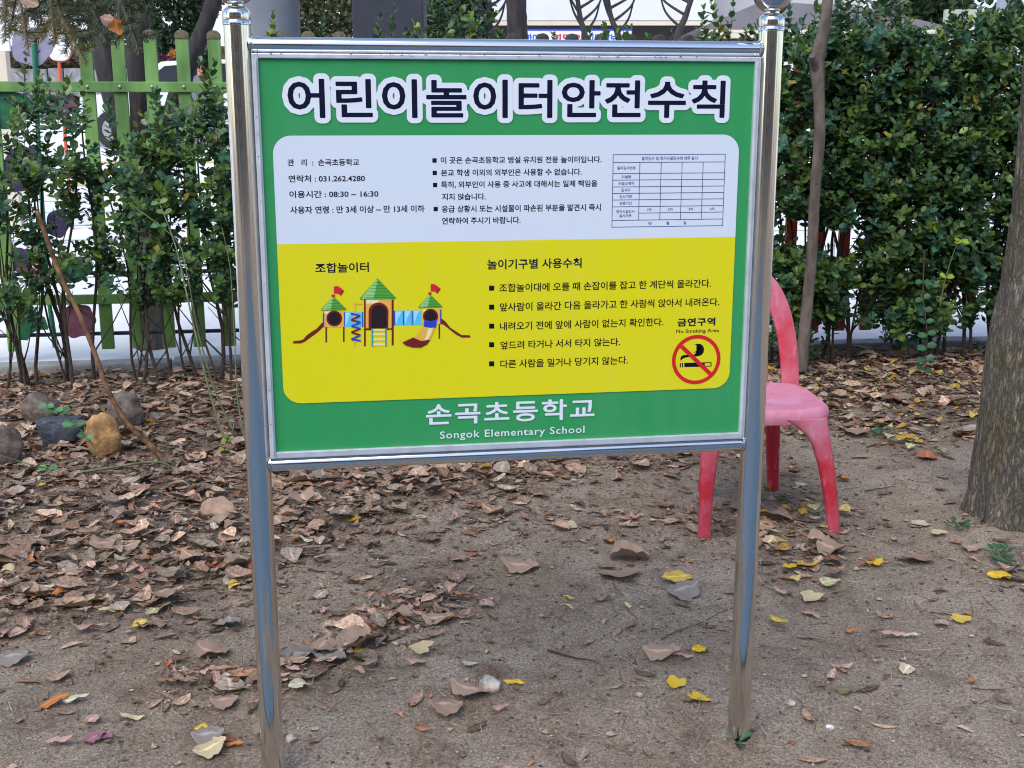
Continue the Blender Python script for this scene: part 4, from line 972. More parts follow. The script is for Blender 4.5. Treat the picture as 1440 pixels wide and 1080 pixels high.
def shoots(starts, dirs, lens, rng, Lr=(.038, .064), gap=.024, tip_new=.15, dark=1.0):
    """opposite leaf pairs along short shoots: returns leaf arrays"""
    pos, dr, nm, Ls, tn = [], [], [], [], []; stems = []
    for s, d, ln in zip(starts, dirs, lens):
        d = d/np.linalg.norm(d); a = np.cross(d, [0, 0, 1.]); a = a/(np.linalg.norm(a)+1e-6) if np.linalg.norm(a) > .05 else np.array([1., 0, 0]); b = np.cross(d, a)
        n = max(2, int(ln/gap)); hue = rng.random(); new = rng.random() < tip_new; ph = rng.random()*3
        bend = (rng.random(3)-.5)*.5
        stems.append((s, s+(d+bend*.5)*ln))
        for k in range(n+1):
            t = k/n; p = s+(d+bend*t*.5)*ln*t; ang = ph+k*math.pi/2*1.02
            for sg in (1, -1):
                o = (a*math.cos(ang)+b*math.sin(ang))*sg; up = .25+.75*t**3
                dd = o*(1-up*.55)+d*up+np.array([0, 0, .12]); dd += (rng.random(3)-.5)*.35
                pos.append(p); dr.append(dd); nm.append(d+np.array([0, 0, .7])+(rng.random(3)-.5)*.6)
                Ls.append(rng.uniform(*Lr)*(1 if t < .85 else .75)*rng.choice([.7, 1, 1, 1.15]))
                base = np.array([.066, .138, .048])*(.6+.8*rng.random())
                if hue > .7: base = np.array([.105, .185, .042])*(.7+.6*rng.random())
                if hue < .16: base = np.array([.048, .125, .075])*(.8+.7*rng.random())
                if new and t > .7: base = np.array([.15, .24, .03])*(.6+.6*rng.random())
                elif rng.random() < .012: base = np.array([.32, .26, .05])
                tn.append(base*dark)
    return np.array(pos), np.array(dr), np.array(nm), np.array(Ls), np.array(tn), stems
def shrub(label, cx, cy, wx, wy, z0, z1, n, seed, top_sh=6, stems_px=None, dens=None, group=None, nst=5, hole=0.0, dark=1.0, lr=(.036, .062)):
    r_ = np.random.default_rng(seed); root = empty('hedge_shrub', (cx, cy, 0), 0, label=label, cat='shrub', group=group)
    st, di, ln = [], [], []
    while len(st) < n:
        p = (r_.random(3)*2-1)
        e = abs(p[0])**3+abs(p[1])**3+abs(p[2])**6
        if e > 1: continue
        if p[1] > .2 and r_.random() < .5: continue
        zz = z0+(p[2]*.5+.5)*(z1-z0); X = p[0]*wx/2; Y = p[1]*wy/2
        lowth = sstep(z0-.1, z0+.22, zz)
        if r_.random() > .25+.75*lowth: continue
        if hole and vnoise(X+cx, zz, .16, seed+90) + .5 < hole: continue
        if z1 > 1.8 and wx > .5 and zz < .85 and vnoise(X+cx, zz, .13, 990) + .5 < .34: continue
        st.append([X, Y, zz]); di.append([p[0]*.7+(r_.random()-.5)*.8, -.55+p[1]*.6+(r_.random()-.5)*.6, .45+r_.random()*.8]); ln.append(r_.uniform(.05, .15))
    for k in range(top_sh):
        st.append([(r_.random()-.5)*wx*.9, (r_.random()-.5)*wy*.6, z1-.12]); di.append([(r_.random()-.5)*.35, (r_.random()-.5)*.3, 1]); ln.append(r_.uniform(.18, .38))
    pos, dr, nm, Ls, tn, segs = shoots(np.array(st), np.array(di), ln, r_, dark=dark, Lr=lr)
    leaves_mesh('foliage', pos, dr, nm, Ls, tn, root, kind='stuff')
    tw = MB()
    for a, b in segs[::2]: tw.tube([a, b], [.0022, .0012], 4, cap=False)
    tw.build('twigs', TWIG, root, fix=False, smooth=True, kind='stuff')
    for k in range(nst):
        bx = (r_.random()-.5)*wx*.55; by = (r_.random()-.5)*.14; tx = bx+(r_.random()-.5)*wx*.8; top = z0+(z1-z0)*r_.uniform(.55, .95)
        pts = []; 
        for t in np.linspace(0, 1, 8): pts.append((bx+(tx-bx)*t+.03*math.sin(t*7+k*2), by*(1-t)+.02*math.sin(t*5+k), -.02+top*t))
        rr_ = r_.uniform(.006, .013); MB().tube(pts, [rr_*(1-.6*t) for t in np.linspace(0, 1, 8)], 8).build('stem', TWIG, root, smooth=True)
        for q_ in range(3):
            i = r_.integers(1, 4); p = Vector(pts[i]); d_ = Vector(((r_.random()-.5)*.5, (r_.random()-.5)*.2-.05, .2+r_.random()*.3))
            MB().tube([p, p+d_*.5+Vector((0, 0, -.02)), p+d_], [rr_*.5, rr_*.35, rr_*.2], 6).build('branchlet', TWIG, root, smooth=True)
    return root

# left, see-through shrubs (photo columns about 0..340)
def X_at(px, Y, z=1.0): return (px-720)/F*(Y*CP-(z-H)*SP)
GL = 'thin hedge shrubs along the green fence'; GR = 'dense hedge shrubs along the red fence'; GM = 'hedge shrubs behind the notice board'
hy = lambda px, off=0: KY0-.42+KSL*X_at(px, 6.6)+off
shrub('thin hedge shrub cut by the left picture edge', X_at(8, hy(8)), hy(8), .42, .36, .34, 1.30, 120, 51, 4, group=GL, hole=.34)
shrub('leafy hedge shrub over the flower ornament at the left', X_at(88, hy(88)), hy(88), .40, .36, .50, 1.52, 130, 52, 5, group=GL, hole=.30)
shrub('hedge shrub with a tall bluish shoot, in front of the forked trunk', X_at(196, hy(196)), hy(196), .36, .36, .42, 1.30, 140, 53, 3, group=GL, hole=.26)
shrub('fuller hedge shrub just left of the left post', X_at(282, hy(282)), hy(282), .46, .38, .40, 1.48, 240, 54, 4, group=GL, hole=.20)
# behind the board
mids = [(372, 1.55, 4, 'hedge shrub hidden behind the left post and board'), (450, 1.72, 4, 'hedge shrub whose single shoot shows above the board, before the green bank'),
        (540, 1.70, 5, 'hedge shrub sprouting above the board before the navy column'), (640, 1.95, 8, 'bushy hedge shrub rising above the board between navy column and trunk'),
        (735, 1.62, 3, 'hedge shrub behind the board below the dark trunk'), (825, 1.70, 4, 'hedge shrub with leaf tips over the banner'),
        (915, 1.72, 5, 'hedge shrub with bright shoots right of the banner'), (1015, 1.84, 6, 'hedge shrub rising beside the right ball finial')]
for k, (px, z1, ts, lab) in enumerate(mids):
    shrub(lab, X_at(px, hy(px)), hy(px), .46, .38, .50, z1, 150 if z1 < 1.9 else 240, 60+k, ts, group=GM, hole=.15, nst=3)
# right, dense
rights = [(1112, 1.86, 'dense hedge shrub right beside the right post'), (1205, 1.96, 'dense hedge shrub right of the thin trunk, with tall bright shoots'), (1295, 1.82, 'dense hedge shrub with yellow green sprigs, middle of the right hedge'), (1385, 1.95, 'dense hedge shrub reaching the thick trunk'), (1480, 1.95, 'dense hedge shrub cut by the right picture edge')]
for k, (px, z1, lab) in enumerate(rights):
    Yc = hy(px, -.02); shrub(lab, X_at(px, Yc), Yc, .58, .50, .08+.16*(k % 2), z1, 860, 80+k, 9, group=GR, hole=.0, nst=6, dark=1.0)

def sprig(name, pts, r0, m, label, leaf_at=(), cat='branch', seed=1, Ll=(.03, .05), cols=None, r1=None):
    root = empty(name, pts[0], 0, label=label, cat=cat); p0 = Vector(pts[0]); P = [Vector(p)-p0 for p in pts]
    Q = []
    for i in range(len(P)-1):
        a = P[max(i-1, 0)]; b = P[i]; c = P[i+1]; d = P[min(i+2, len(P)-1)]
        for t in (0, .33, .66): Q.append(.5*((2*b)+(c-a)*t+(2*a-5*b+4*c-d)*t*t+(-a+3*b-3*c+d)*t**3))
    Q.append(P[-1]); n = len(Q); MB().tube(Q, [r0+(( r1 if r1 else r0*.45)-r0)*i/(n-1) for i in range(n)], 9, wob=.15, seed=seed).build('stem', m, root, smooth=True)
    if leaf_at:
        r_ = np.random.default_rng(seed); pos, dr, nm, L, tn = [], [], [], [], []
        for f_ in leaf_at:
            p = np.array(Q[int(f_*(n-1))])
            for sg in (-1, 1):
                pos.append(p); dr.append([sg*(.7+r_.random()*.5), -.3+r_.random()*.3, r_.random()*.9-.3]); nm.append([0, -.6, .8]); L.append(r_.uniform(*Ll)); tn.append((cols if cols is not None else np.array([.06, .17, .05]))*r_.uniform(.7, 1.3))
        leaves_mesh('leaves', np.array(pos), np.array(dr), np.array(nm), np.array(L), np.array(tn), root, kind='stuff', wr=1.35)
    return root
g0 = gnd(246, 668)
sprig('leaning_stick', [at(52, 296, 5.25), at(64, 330, 5.22), at(84, 385, 5.17), at(108, 435, 5.1), at(132, 492, 5.02), at(150, 545, 4.95), at(180, 596, 4.88), at(215, 630, 4.8), (g0.x, g0.y, .0)], .0095, STICK, 'orange brown cut stick leaning across the left shrubs', r1=.012, seed=3)
bpy.data.objects['leaning_stick'].children[0].data.materials[0] = STICK
sprig('bent_vine', [at(246, 676, 4.66), at(243, 660, 4.64), at(225, 650, 4.62), at(190, 652, 4.6), at(140, 660, 4.58), at(66, 671, 4.56)], .006, CANE, 'bent green brown vine arching low over the leaves at the left', r1=.005, seed=4)
sprig('trailing_shoot', [at(143, 655, 4.6), at(128, 622, 4.6), at(105, 596, 4.6), at(85, 580, 4.6), at(66, 570, 4.6)], .0028, CANE, 'thin shoot with green leaves over the granite block', (.35, .55, .75, .9, 1), seed=5, cols=np.array([.08, .24, .09]))
sprig('trailing_shoot', [at(160, 664, 4.62), at(100, 661, 4.6), at(50, 655, 4.58), at(0, 640, 4.56), at(-30, 632, 4.55)], .0032, CANE, 'long thin green shoot reaching in from the left edge over the litter', (.45, ), seed=6, cols=np.array([.08, .26, .07]))
sprig('green_cane', [at(320, 633, 5.0), at(300, 570, 5.06), at(282, 500, 5.14), at(264, 420, 5.24), at(248, 350, 5.34), at(234, 310, 5.4), at(224, 285, 5.44)], .0055, CANE, 'pale green cane rising from the litter left of the left post, the taller of two', (.93, 1), seed=7, cols=np.array([.14, .22, .06]))
sprig('green_cane', [at(328, 605, 5.1), at(306, 560, 5.14), at(290, 510, 5.18), at(276, 455, 5.24), at(262, 380, 5.3), at(246, 335, 5.36), at(180, 285, 5.45)], .0042, CANE, 'second thinner green cane crossing behind the taller one', (.9,), seed=8)
sprig('green_cane', [at(345, 620, 5.0), at(334, 560, 5.1), at(330, 480, 5.2), at(324, 380, 5.3), at(312, 320, 5.35)], .0034, CANE, 'slim cane partly behind the left post', seed=9)
sprig('weed_sprig', [at(322, 655, 4.9), at(316, 632, 4.9), at(322, 615, 4.9)], .002, CANE, 'little yellow green weed at the foot of the green canes', (.3, .6, .9, 1), cat='weed', seed=10, cols=np.array([.20, .24, .04]), Ll=(.02, .03))
sprig('hanging_shoot', [at(1300, 352, 6.2), at(1298, 420, 6.18), at(1304, 470, 6.15), at(1300, 520, 6.1)], .004, TWIG, 'leafy shoot hanging low from the right hedge to the leaves', (.3, .4, .5, .6, .7, .8, .9, 1), cat='branch', seed=12, cols=np.array([.035, .11, .045]), Ll=(.04, .055))
sprig('yellow_sprig', [at(1322, 430, 6.15), at(1330, 390, 6.15), at(1345, 345, 6.15), at(1352, 338, 6.15)], .003, CANE, 'sprig with lime yellow new leaves before the right hedge', (.95, 1, .4, .35), seed=13, cols=np.array([.30, .40, .03]), Ll=(.03, .045))
for k, (px, py, lab) in enumerate([(1425, 800, 'low green weed at the right picture edge'), (1404, 790, 'small low weed left of the weed at the right edge'), (1036, 1048, 'tiny weed at the foot of the right post'), (1240, 615, 'ground ivy patch on the litter right of the chair'), (1150, 605, 'small weed tuft beside the chair leg'), (1350, 745, 'weed tuft at the base of the thick trunk')]):
    P = gnd(px, py); r_ = np.random.default_rng(k+300); n = 16
    root = empty('weed', (P.x, P.y, ghs(P.x, P.y)), label=lab, cat='weed')
    sp = .05 if k != 2 else .02
    a = r_.uniform(0, 6.28, n); leaves_mesh('leaves', np.c_[np.cos(a)*sp*r_.random(n), np.sin(a)*sp*r_.random(n), .006+r_.random(n)*.025], np.c_[np.cos(a), np.sin(a), .3+r_.random(n)*.5], np.c_[0*a, 0*a-.2, 0*a+1], r_.uniform(.015, .034, n), np.array([.045, .13, .05])[None]*r_.uniform(.6, 1.3, (n, 1)), root, kind='stuff')
    tw = MB()
    for i in range(n): tw.tube([(0, 0, 0), (math.cos(a[i])*sp*.6, math.sin(a[i])*sp*.6, .012)], .0008, 4, cap=False)
    tw.build('stems', CANE, root, fix=False, kind='stuff')
# twigs on the ground
for k, (x0, y0, x1, y1, rad_, lab) in enumerate([(770, 922, 840, 940, .003, 'knobbly grey twig on the middle front dirt'), (1215, 692, 1260, 684, .0022, 'thin twig on the path right of the chair'), (1365, 970, 1420, 976, .0012, 'thin dark twig at the far right of the dirt'), (930, 905, 1025, 862, .0014, 'long thin twig left of the right post'), (700, 655, 690, 685, .003, 'short curved root below the bottom rail')]):
    A, B_ = gnd(x0, y0), gnd(x1, y1); pts = [(A.x+(B_.x-A.x)*t+.006*math.sin(t*9+k), A.y+(B_.y-A.y)*t+.006*math.cos(t*7), ghs(A.x+(B_.x-A.x)*t, A.y+(B_.y-A.y)*t)+rad_+.002+.004*math.sin(t*3.14)) for t in np.linspace(0, 1, 9)]
    o = MB().tube(pts, [rad_*(1.2-.7*t) for t in np.linspace(0, 1, 9)], 7, wob=.3, seed=k).build('twig', TWIG, smooth=True, label=lab, cat='twig')

# ------------------------------------------------------------------ TREES
def limb(root, name, pts, ws, m, n=14, wob=.08, seed=0):
    """pts as (px,py,Y); ws widths in photo px"""
    P = [at(*p) for p in pts]; R = [w_/2*depth(p)/F for w_, p in zip(ws, P)]; Q, S_ = [], []
    for i in range(len(P)-1):
        a = P[max(i-1, 0)]; b = P[i]; c = P[i+1]; d = P[min(i+2, len(P)-1)]
        for t in np.linspace(0, 1, 7)[:-1]: Q.append(.5*((2*b)+(c-a)*t+(2*a-5*b+4*c-d)*t*t+(-a+3*b-3*c+d)*t**3)); S_.append(R[i]*(1-t)+R[i+1]*t)
    Q.append(P[-1]); S_.append(R[-1]); Q = [q_-root.location for q_ in Q]
    return MB().tube(Q, S_, n, wob=wob, seed=seed).build(name, m, root, smooth=True)
# thick trunk at the right
b = gnd(1440, 733); tr = empty('tree', (b.x, b.y, 0), label='thick rough barked trunk cut by the right picture edge', cat='tree')
def thick():
    rows = [(735+22, 1353, 0), (735, 1362, 0), (700, 1369, 0), (640, 1376, 0), (560, 1384, 0), (500, 1390, 0), (455, 1398, 0), (420, 1408, 0), (390, 1413, 0), (340, 1420, 0), (300, 1425, 0), (200, 1432, 0), (100, 1440, 0), (0, 1450, 0), (-300, 1470, 0)]
    Y = b.y+.02; rings = []; n = 72
    for y, xl_, _ in rows:
        p = at(xl_, y, Y); R_ = .135-.012*(p.z) + (.05*max(0, .12-p.z)/.12 if p.z < .12 else 0); 
        if 390 <= y <= 640: R_ += .008
        cx_ = p.x+R_; rg = []
        for k in range(n):
            a = 2*math.pi*k/n; rz_ = 1+.05*math.sin(a*3+p.z*2)+.025*math.sin(a*19+2*math.sin(p.z*9))+(.10*math.sin(a*5+1)*max(0, .15-p.z)/.15)
            rg.append((cx_+R_*rz_*math.cos(a)-b.x, Y+R_*rz_*math.sin(a)-b.y, p.z))
        rings.append(rg)
    # refine vertically
    out = []
    for i in range(len(rings)-1):
        for t in np.linspace(0, 1, 7)[:-1]:
            out.append([tuple(np.array(p)*(1-t)+np.array(q_)*t) for p, q_ in zip(rings[i], rings[i+1])])
    out.append(rings[-1]); r_ = random.Random(2)
    out = [[(p[0]*(1+.0), p[1], p[2]) for p in rg] for rg in out]
    o2 = []
    for rg in out:
        c = np.mean(np.array(rg), 0); o2.append([tuple(c+(np.array(p)-c)*(1+.05*(float(vnoise(k*.9, p[2]*14, 1, 77))))) for k, p in enumerate(rg)])
    loft(o2).build('trunk', BARK_R, tr, smooth=True)
thick()
limb(tr, 'limb', [(1470, -280, b.y), (1400, -600, b.y-.1), (1330, -900, b.y-.2)], [130, 80, 40], BARK_R)
limb(tr, 'limb', [(1475, -280, b.y), (1560, -650, b.y), (1600, -950, b.y)], [110, 70, 30], BARK_R)
# thin trunk before the right hedge
tb = gnd(1127, 514); t2 = empty('tree', (tb.x, tb.y, 0), label='thin bare grey trunk with a kink, before the hedge behind the chair', cat='tree')
limb(t2, 'trunk', [(1127, 520, 6.45), (1130, 480, 6.42), (1135, 430, 6.40), (1142, 350, 6.36), (1146, 270, 6.32), (1152, 200, 6.28), (1152, 150, 6.26), (1149, 90, 6.25), (1152, 70, 6.24), (1158, 45, 6.22), (1164, 0, 6.2), (1168, -60, 6.2), (1160, -220, 6.2)], [17, 17, 16, 15, 15, 16, 15, 21, 20, 16, 15, 14, 10], BARK_G, wob=.10)
limb(t2, 'branch_stub', [(1148, 100, 6.24), (1144, 84, 6.2), (1142, 78, 6.18)], [10, 12, 9], BARK_G)
# forked dark tree behind the green fence
tf = gnd(213, 503); t3 = empty('tree', (tf.x, tf.y, 0), label='dark forked tree with three limbs, behind the green fence', cat='tree')
YT = 7.25
limb(t3, 'trunk', [(213, 512, YT), (213, 440, YT), (212, 360, YT), (210, 300, YT), (208, 262, YT)], [44, 37, 36, 42, 44], BARK_G, wob=.12)
limb(t3, 'limb', [(205, 285, YT), (184, 225, YT+.05), (162, 150, YT+.1), (146, 85, YT+.15), (132, 10, YT+.2), (110, -120, YT+.3)], [30, 30, 29, 29, 26, 20], BARK_D)
limb(t3, 'limb', [(208, 285, YT), (200, 200, YT+.1), (194, 120, YT+.1), (192, 60, YT+.1), (203, 0, YT+.1), (220, -150, YT+.1)], [28, 28, 27, 27, 25, 18], BARK_D)
limb(t3, 'limb', [(213, 290, YT), (226, 235, YT-.02), (240, 170, YT-.03), (258, 110, YT-.03), (276, 65, YT-.03), (300, 5, YT-.03), (345, -130, YT)], [30, 29, 28, 26, 24, 22, 16], BARK_D)
# trunk above the board
tt = fpt(0, 2.0); P = at(727, 57, 9.0); t4 = empty('tree', (P.x, 9.0, .1), label='dark straight trunk showing above the middle of the board', cat='tree')
limb(t4, 'trunk', [(727, 430, 9.0), (727, 200, 9.0), (728, 57, 9.0), (726, 0, 9.0), (724, -200, 9.0)], [36, 32, 29, 28, 22], BARK_D, wob=.10)
# bare saplings before the white building
for k, (x0, x1, x2, Y, lab) in enumerate([(690, 686, 694, 11, 'thin bare sapling left of the dark trunk'), (823, 815, 808, 11, 'bare leaning sapling above the banner, leftmost of the two'), (870, 858, 850, 10, 'bare leaning pole like sapling crossing the banner'), (952, 965, 985, 13, 'bare branching sapling before the white building corner'), (1240, 1262, 1290, 9.5, 'bare grey leaning sapling above the right hedge')]):
    root = empty('bare_sapling', (at(x0, 60, Y).x, Y, .2), label=lab, cat='tree'); w0 = [8, 9, 9, 10, 18][k]
    limb(root, 'trunk', [(x0, 300, Y), (x0, 120, Y), (x0, 55, Y), (x1, 20, Y), (x2, -40, Y)], [w0+2, w0+1, w0, w0*.8, w0*.6], BARK_G if k == 4 else BARK_D, n=8)
    for q_ in range(7):
        yy = 48-q_*9; sg = -1 if q_ % 2 else 1; limb(root, 'branch', [(x0+(x1-x0)*(55-yy)/40, yy, Y), (x0+sg*(14+q_*2), yy-22, Y+.1), (x0+sg*(22+q_*3), yy-52, Y+.1)], [4.5 if k < 4 else 9, 3, 1.6], BARK_G if k == 4 else BARK_D, n=6)

# conifer with a bough hanging into the top left corner
cf = empty('conifer_tree', (-2.55, 3.7, 0), label='conifer bough with dark needles hanging into the top left corner', cat='tree')
MB().tube([(0, 0, -.1), (.02, 0, 1.2), (0, 0, 2.4), (.02, 0, 3.6)], [.11, .095, .08, .05], 16, wob=.08).build('trunk', BARK_G, cf, smooth=True)
def bough():
    r_ = np.random.default_rng(17); C0 = Vector(cf.location)
    tips = [(8, 58, 3.15), (40, 66, 3.1), (62, 52, 3.2), (78, 62, 3.1), (100, 60, 3.15), (122, 90, 3.05), (118, 70, 3.2), (150, 62, 3.2), (168, 50, 3.1), (188, 46, 3.15), (196, 72, 3.05), (176, 88, 3.1) if False else (186, 68, 3.2), (200, 22, 3.2), (212, 8, 3.2),
            (15, 36, 3.25), (90, 36, 3.25), (60, 30, 3.3), (130, 40, 3.3), (160, 26, 3.3), (140, 12, 3.35), (105, 18, 3.3), (75, 10, 3.35), (40, 10, 3.3), (180, 8, 3.3), (30, -10, 3.3), (120, -8, 3.3), (190, -20, 3.3)]
    roots = [(20, -60, 3.4), (70, -30, 3.35), (110, -25, 3.35), (150, -40, 3.35)]
    br = MB(); Vn, Tn = [], []
    A = [Vector((0, 0, 2.15)), at(-200, -70, 3.55)-C0, at(20, -45, 3.4)-C0, at(110, -25, 3.35)-C0, at(170, -35, 3.3)-C0]
    br.tube(A, [.022, .018, .014, .010, .006], 8)
    def spray(p0, p1, L0, yel):
        d = (p1-p0); ln = d.length; d.normalize(); side = d.cross(Vector((0, 1, .3))).normalized(); nn = side.cross(d)
        n = int(ln/.0022)
        for i in range(n):
            t = i/n; p = p0+(p1-p0)*t+Vector((0, 0, -.03))*math.sin(t*3.14)*ln
            for sg in (-1, 1):
                a = r_.uniform(.55, 1.15); o = side*sg*math.sin(a)+d*math.cos(a)+nn*r_.uniform(-.55, .55); o.normalize()
                L = L0*r_.uniform(.7, 1.1)*(1 if t < .9 else .75); w_ = o.cross(Vector((0, 1, 0))).normalized()*.0009
                Vn.append([p-w_, p+w_, p+o*L+w_*.5, p+o*L-w_*.5])
                c = np.array([.028, .050, .022]) if not yel else np.array([.12, .10, .025])
                if r_.random() < .2: c = np.array([.07, .11, .04])
                Tn.append(c*r_.uniform(.6, 1.35))
    for k, tp in enumerate(tips):
        T_ = at(*tp)-C0; rt = min(roots, key=lambda q_: abs(q_[0]-tp[0]+30)+r_.random()*20); R_ = at(*rt)-C0
        mid_ = (R_+T_)/2+Vector(((r_.random()-.5)*.04, 0, .02)); br.tube([R_, mid_, T_], [.005, .0035, .0015], 6)
        yel = k in (0, 1, 3, 5, 14)
        spray(mid_+(R_-mid_)*.5, mid_, .020, False); spray(mid_, T_, .021, yel)
        for q_ in range(4):
            f_ = .25+.2*q_; p = R_+(T_-R_)*f_; dd = (T_-R_).normalized(); sd_ = dd.cross(Vector((0, 1, 0))).normalized()*(1 if q_ % 2 else -1)
            e = p+(dd*.6+sd_*.8+Vector((0, r_.uniform(-.4, .4), 0))).normalized()*r_.uniform(.05, .09); br.tube([p, e], [.002, .001], 4, cap=False); spray(p, e, .019, yel and q_ > 1)
    br.build('branch', TWIG, cf, fix=False, smooth=True)
    V = np.array([[list(q_) for q_ in v] for v in Vn]); n = len(V); Fq = np.array([[0, 1, 2, 3]])[None]+(np.arange(n)*4)[:, None, None]
    np_mesh('needles', V.reshape(-1, 3), Fq.reshape(-1, 4), NEEDLE, cf, tint=np.repeat(np.array(Tn), 4, 0), kind='stuff')
    for (x, y, L, c, ang) in [(41, 3, .045, 'tan', 20), (152, 28, .035, 'pink', 10), (164, 38, .04, 'orange', 80)]:
        o = bpy.data.objects.new('caught_leaf', VAR[('oval', c)][0]); COL.objects.link(o); o.location = at(x, y, 3.0); o.scale = (L, L, L); o.rotation_euler = (rad(70), rad(ang), rad(15))
        tag(o, {41: 'round tan leaf caught in the conifer needles at the top edge', 152: 'pinkish dry leaf caught among conifer needles', 164: 'curled russet leaf hanging from the conifer tip'}[x], 'leaf')
bough()

# ------------------------------------------------------------------ FENCES
def fence(name, us, m, capm, label, rod=True, xr=(0, 0)):
    root = empty(name, fpt(0, .22), FA, label=label, cat='fence'); z0, z1 = .10, 1.872
    for k, u in enumerate(us):
        pk = MB().box((u, -.016, (z0+z1)/2), (.072, .028, z1-z0)).build('picket', m, root, bevel=.004); 
        n = 12; cp = [(.036*math.cos(a), .034*math.sin(a)**.8 if math.sin(a) > 0 else 0) for a in np.linspace(0, math.pi, n)]
        poly = [(u+x, z1+.012+z) for x, z in cp[::-1]]+[(u+.037, z1-.012)][::-1]
        poly = [(u-.0385, z1-.008), (u+.0385, z1-.008)]+[(u+x*1.06, z1+.006+z) for x, z in cp]
        MB().prism(poly, -.0335, .0015).build('cap', capm, pk, bevel=.002, smooth=True)
        for zb_ in (.40, 1.60):
            bo = MB().lathe([(.010, 0), (.009, .004), (.004, .006)], 12).build('bolt', BOLT, pk, smooth=True); bo.location = (u, -.0505 if False else -.046, zb_); bo.rotation_euler = (math.pi/2, 0, 0)
    for zb_ in (.40, 1.60):
        MB().box(((xr[0]+xr[1])/2, -.0385, zb_), (xr[1]-xr[0], .014, .058)).build('rail', m, root, bevel=.004)
    if rod:
        for zz_ in (.185, .545):
            MB().tube([(xr[0], .03, zz_), (xr[1], .03, zz_)], .012, 10).build('rod', ROD, root, smooth=True)
    return root
P0 = F0+fn*.2
def u_at(px, py=120):
    r_ = ray(px, py); o = Vector((0, 0, H)); q0 = fpt(0, .2); t = (q0-o).dot(fn)/r_.dot(fn); P_ = o+r_*t-q0; return P_.dot(fu)
u1 = u_at(166); u2 = u_at(213); u0 = u_at(124); pitch_ = (u_at(304)-u0)/4
gus = [u0+pitch_*k for k in list(range(-4, 0)) + list(range(0, 9))]
gus = [u for k, u in enumerate(gus) if k not in (2, 3)]       # the flower ornament fills this bay
fence('picket_fence', gus, FENCE_G, CAPB, 'light green picket fence with riveted rails at the left', xr=(gus[0]-.1, gus[-1]+.1))
rus = [gus[-1]+.30+pitch_*k for k in range(0, 22)]
fence('picket_fence', rus, FENCE_R, CAP, 'red picket fence with dark caps behind board and right hedge', xr=(rus[0]-.1, rus[-1]+.1), rod=False)
# flower ornament in the fence bay
orn = empty('flower_ornament', fpt(u_at(60), .22), FA, label='painted metal flower ornament with big green leaves in the green fence', cat='ornament')
def olocal(px, py):
    r_ = ray(px, py); o = Vector((0, 0, H)); q0 = fpt(u_at(60), .22); t = (q0-o).dot(fn)/r_.dot(fn); P_ = o+r_*t-q0; return P_.dot(fu), P_.z
def oshape(name, pts, m, y0=-.02, th=.008, par=None):
    me = MB().prism([olocal(*p) for p in pts][::-1], y0, y0+th); return me.build(name, m, par or orn, bevel=.0015)
def blob(cx, cy, rx, ry, lob=5, amp=.1, ph=0, n=40): return [(cx+rx*(1+amp*math.cos(lob*2*math.pi*k/n+ph))*math.cos(2*math.pi*k/n), cy+ry*(1+amp*math.cos(lob*2*math.pi*k/n+ph))*math.sin(2*math.pi*k/n)) for k in range(n)]
st_ = MB().tube([Vector((olocal(50, 62)[0], -.032, olocal(50, 62)[1])), Vector((olocal(56, 200)[0], -.032, olocal(56, 200)[1])), Vector((olocal(68, 400)[0], -.032, olocal(68, 400)[1])), Vector((olocal(79, 487)[0], -.032, olocal(79, 487)[1]))], .013, 12).build('stem', STEMG, orn, smooth=True)
bl = oshape('blossom', blob(46, 66, 29, 27, 5, .05), LILAC)
for pts in ([(32, 73), (37, 77), (43, 79), (43, 77), (37, 75)], [(52, 76), (58, 72), (58, 70), (52, 74)]): oshape('vein', pts, DPURP, -.023, .003, bl)
oshape('leaf', blob(12, 153, 34, 27, 3, .08, 1), LEAFG); oshape('blossom', blob(93, 146, 20, 15, 5, .06), MAUVE); oshape('blossom', blob(36, 238, 33, 32, 6, .04), DPURP)
oshape('blossom', blob(82, 314, 16, 20, 5, .05), DPURP, -.018); oshape('leaf', blob(104, 378, 26, 17, 2, .12, 1), LEAFG, -.017); oshape('blossom', blob(25, 365, 18, 17, 5, .05), DPURP, -.016)
oshape('bud', [(34, 378), (45, 374), (54, 380), (62, 392), (60, 400), (52, 402), (42, 396), (36, 388)], MAUVE); oshape('leaf', [(14, 432), (30, 427), (42, 432), (52, 438), (64, 446), (69, 460), (68, 463), (56, 463), (46, 468), (40, 478), (24, 477), (18, 468), (26, 452), (24, 440)], LEAFG)
oshape('blossom', blob(109, 450, 26, 24, 7, .06), MAUVE, -.022)

# ------------------------------------------------------------------ BACKGROUND BEYOND THE FENCE
def bbox_px(name, x0, x1, y0, y1, Y, dy, m, parent=None, **k):
    a = at(x0, y1, Y); c = at(x1, y0, Y); xx0, xx1 = a.x, at(x1, y1, Y).x; z0, z1 = a.z, c.z
    return MB().box(((xx0+xx1)/2, Y+dy/2, (z0+z1)/2), (xx1-xx0, dy, z1-z0)).build(name, m, parent, **k)
def rel(o, root):
    o.location = o.location-root.location; o.parent = root; return o
# grey round column and navy column
P = at(383, 50, 10.2); MB().lathe([(.232, -.3), (.232, 2), (.232, 5)], 32, (P.x, 10.2, .2)).build('concrete_column', CONC, smooth=True, label='smooth grey round column above the left end of the board', cat='column')
P = at(546, 50, 10.0); nc = empty('navy_column', (P.x, 10, 0), label='broad dark navy column behind the board, left of centre', cat='column')
MB().box((0, .2, 2.6), (.58, .40, 5.4)).build('shaft', NAVYC, nc, bevel=.02); MB().box((0, .2, .06), (.68, .5, .25)).build('base', CONC, nc, bevel=.01)
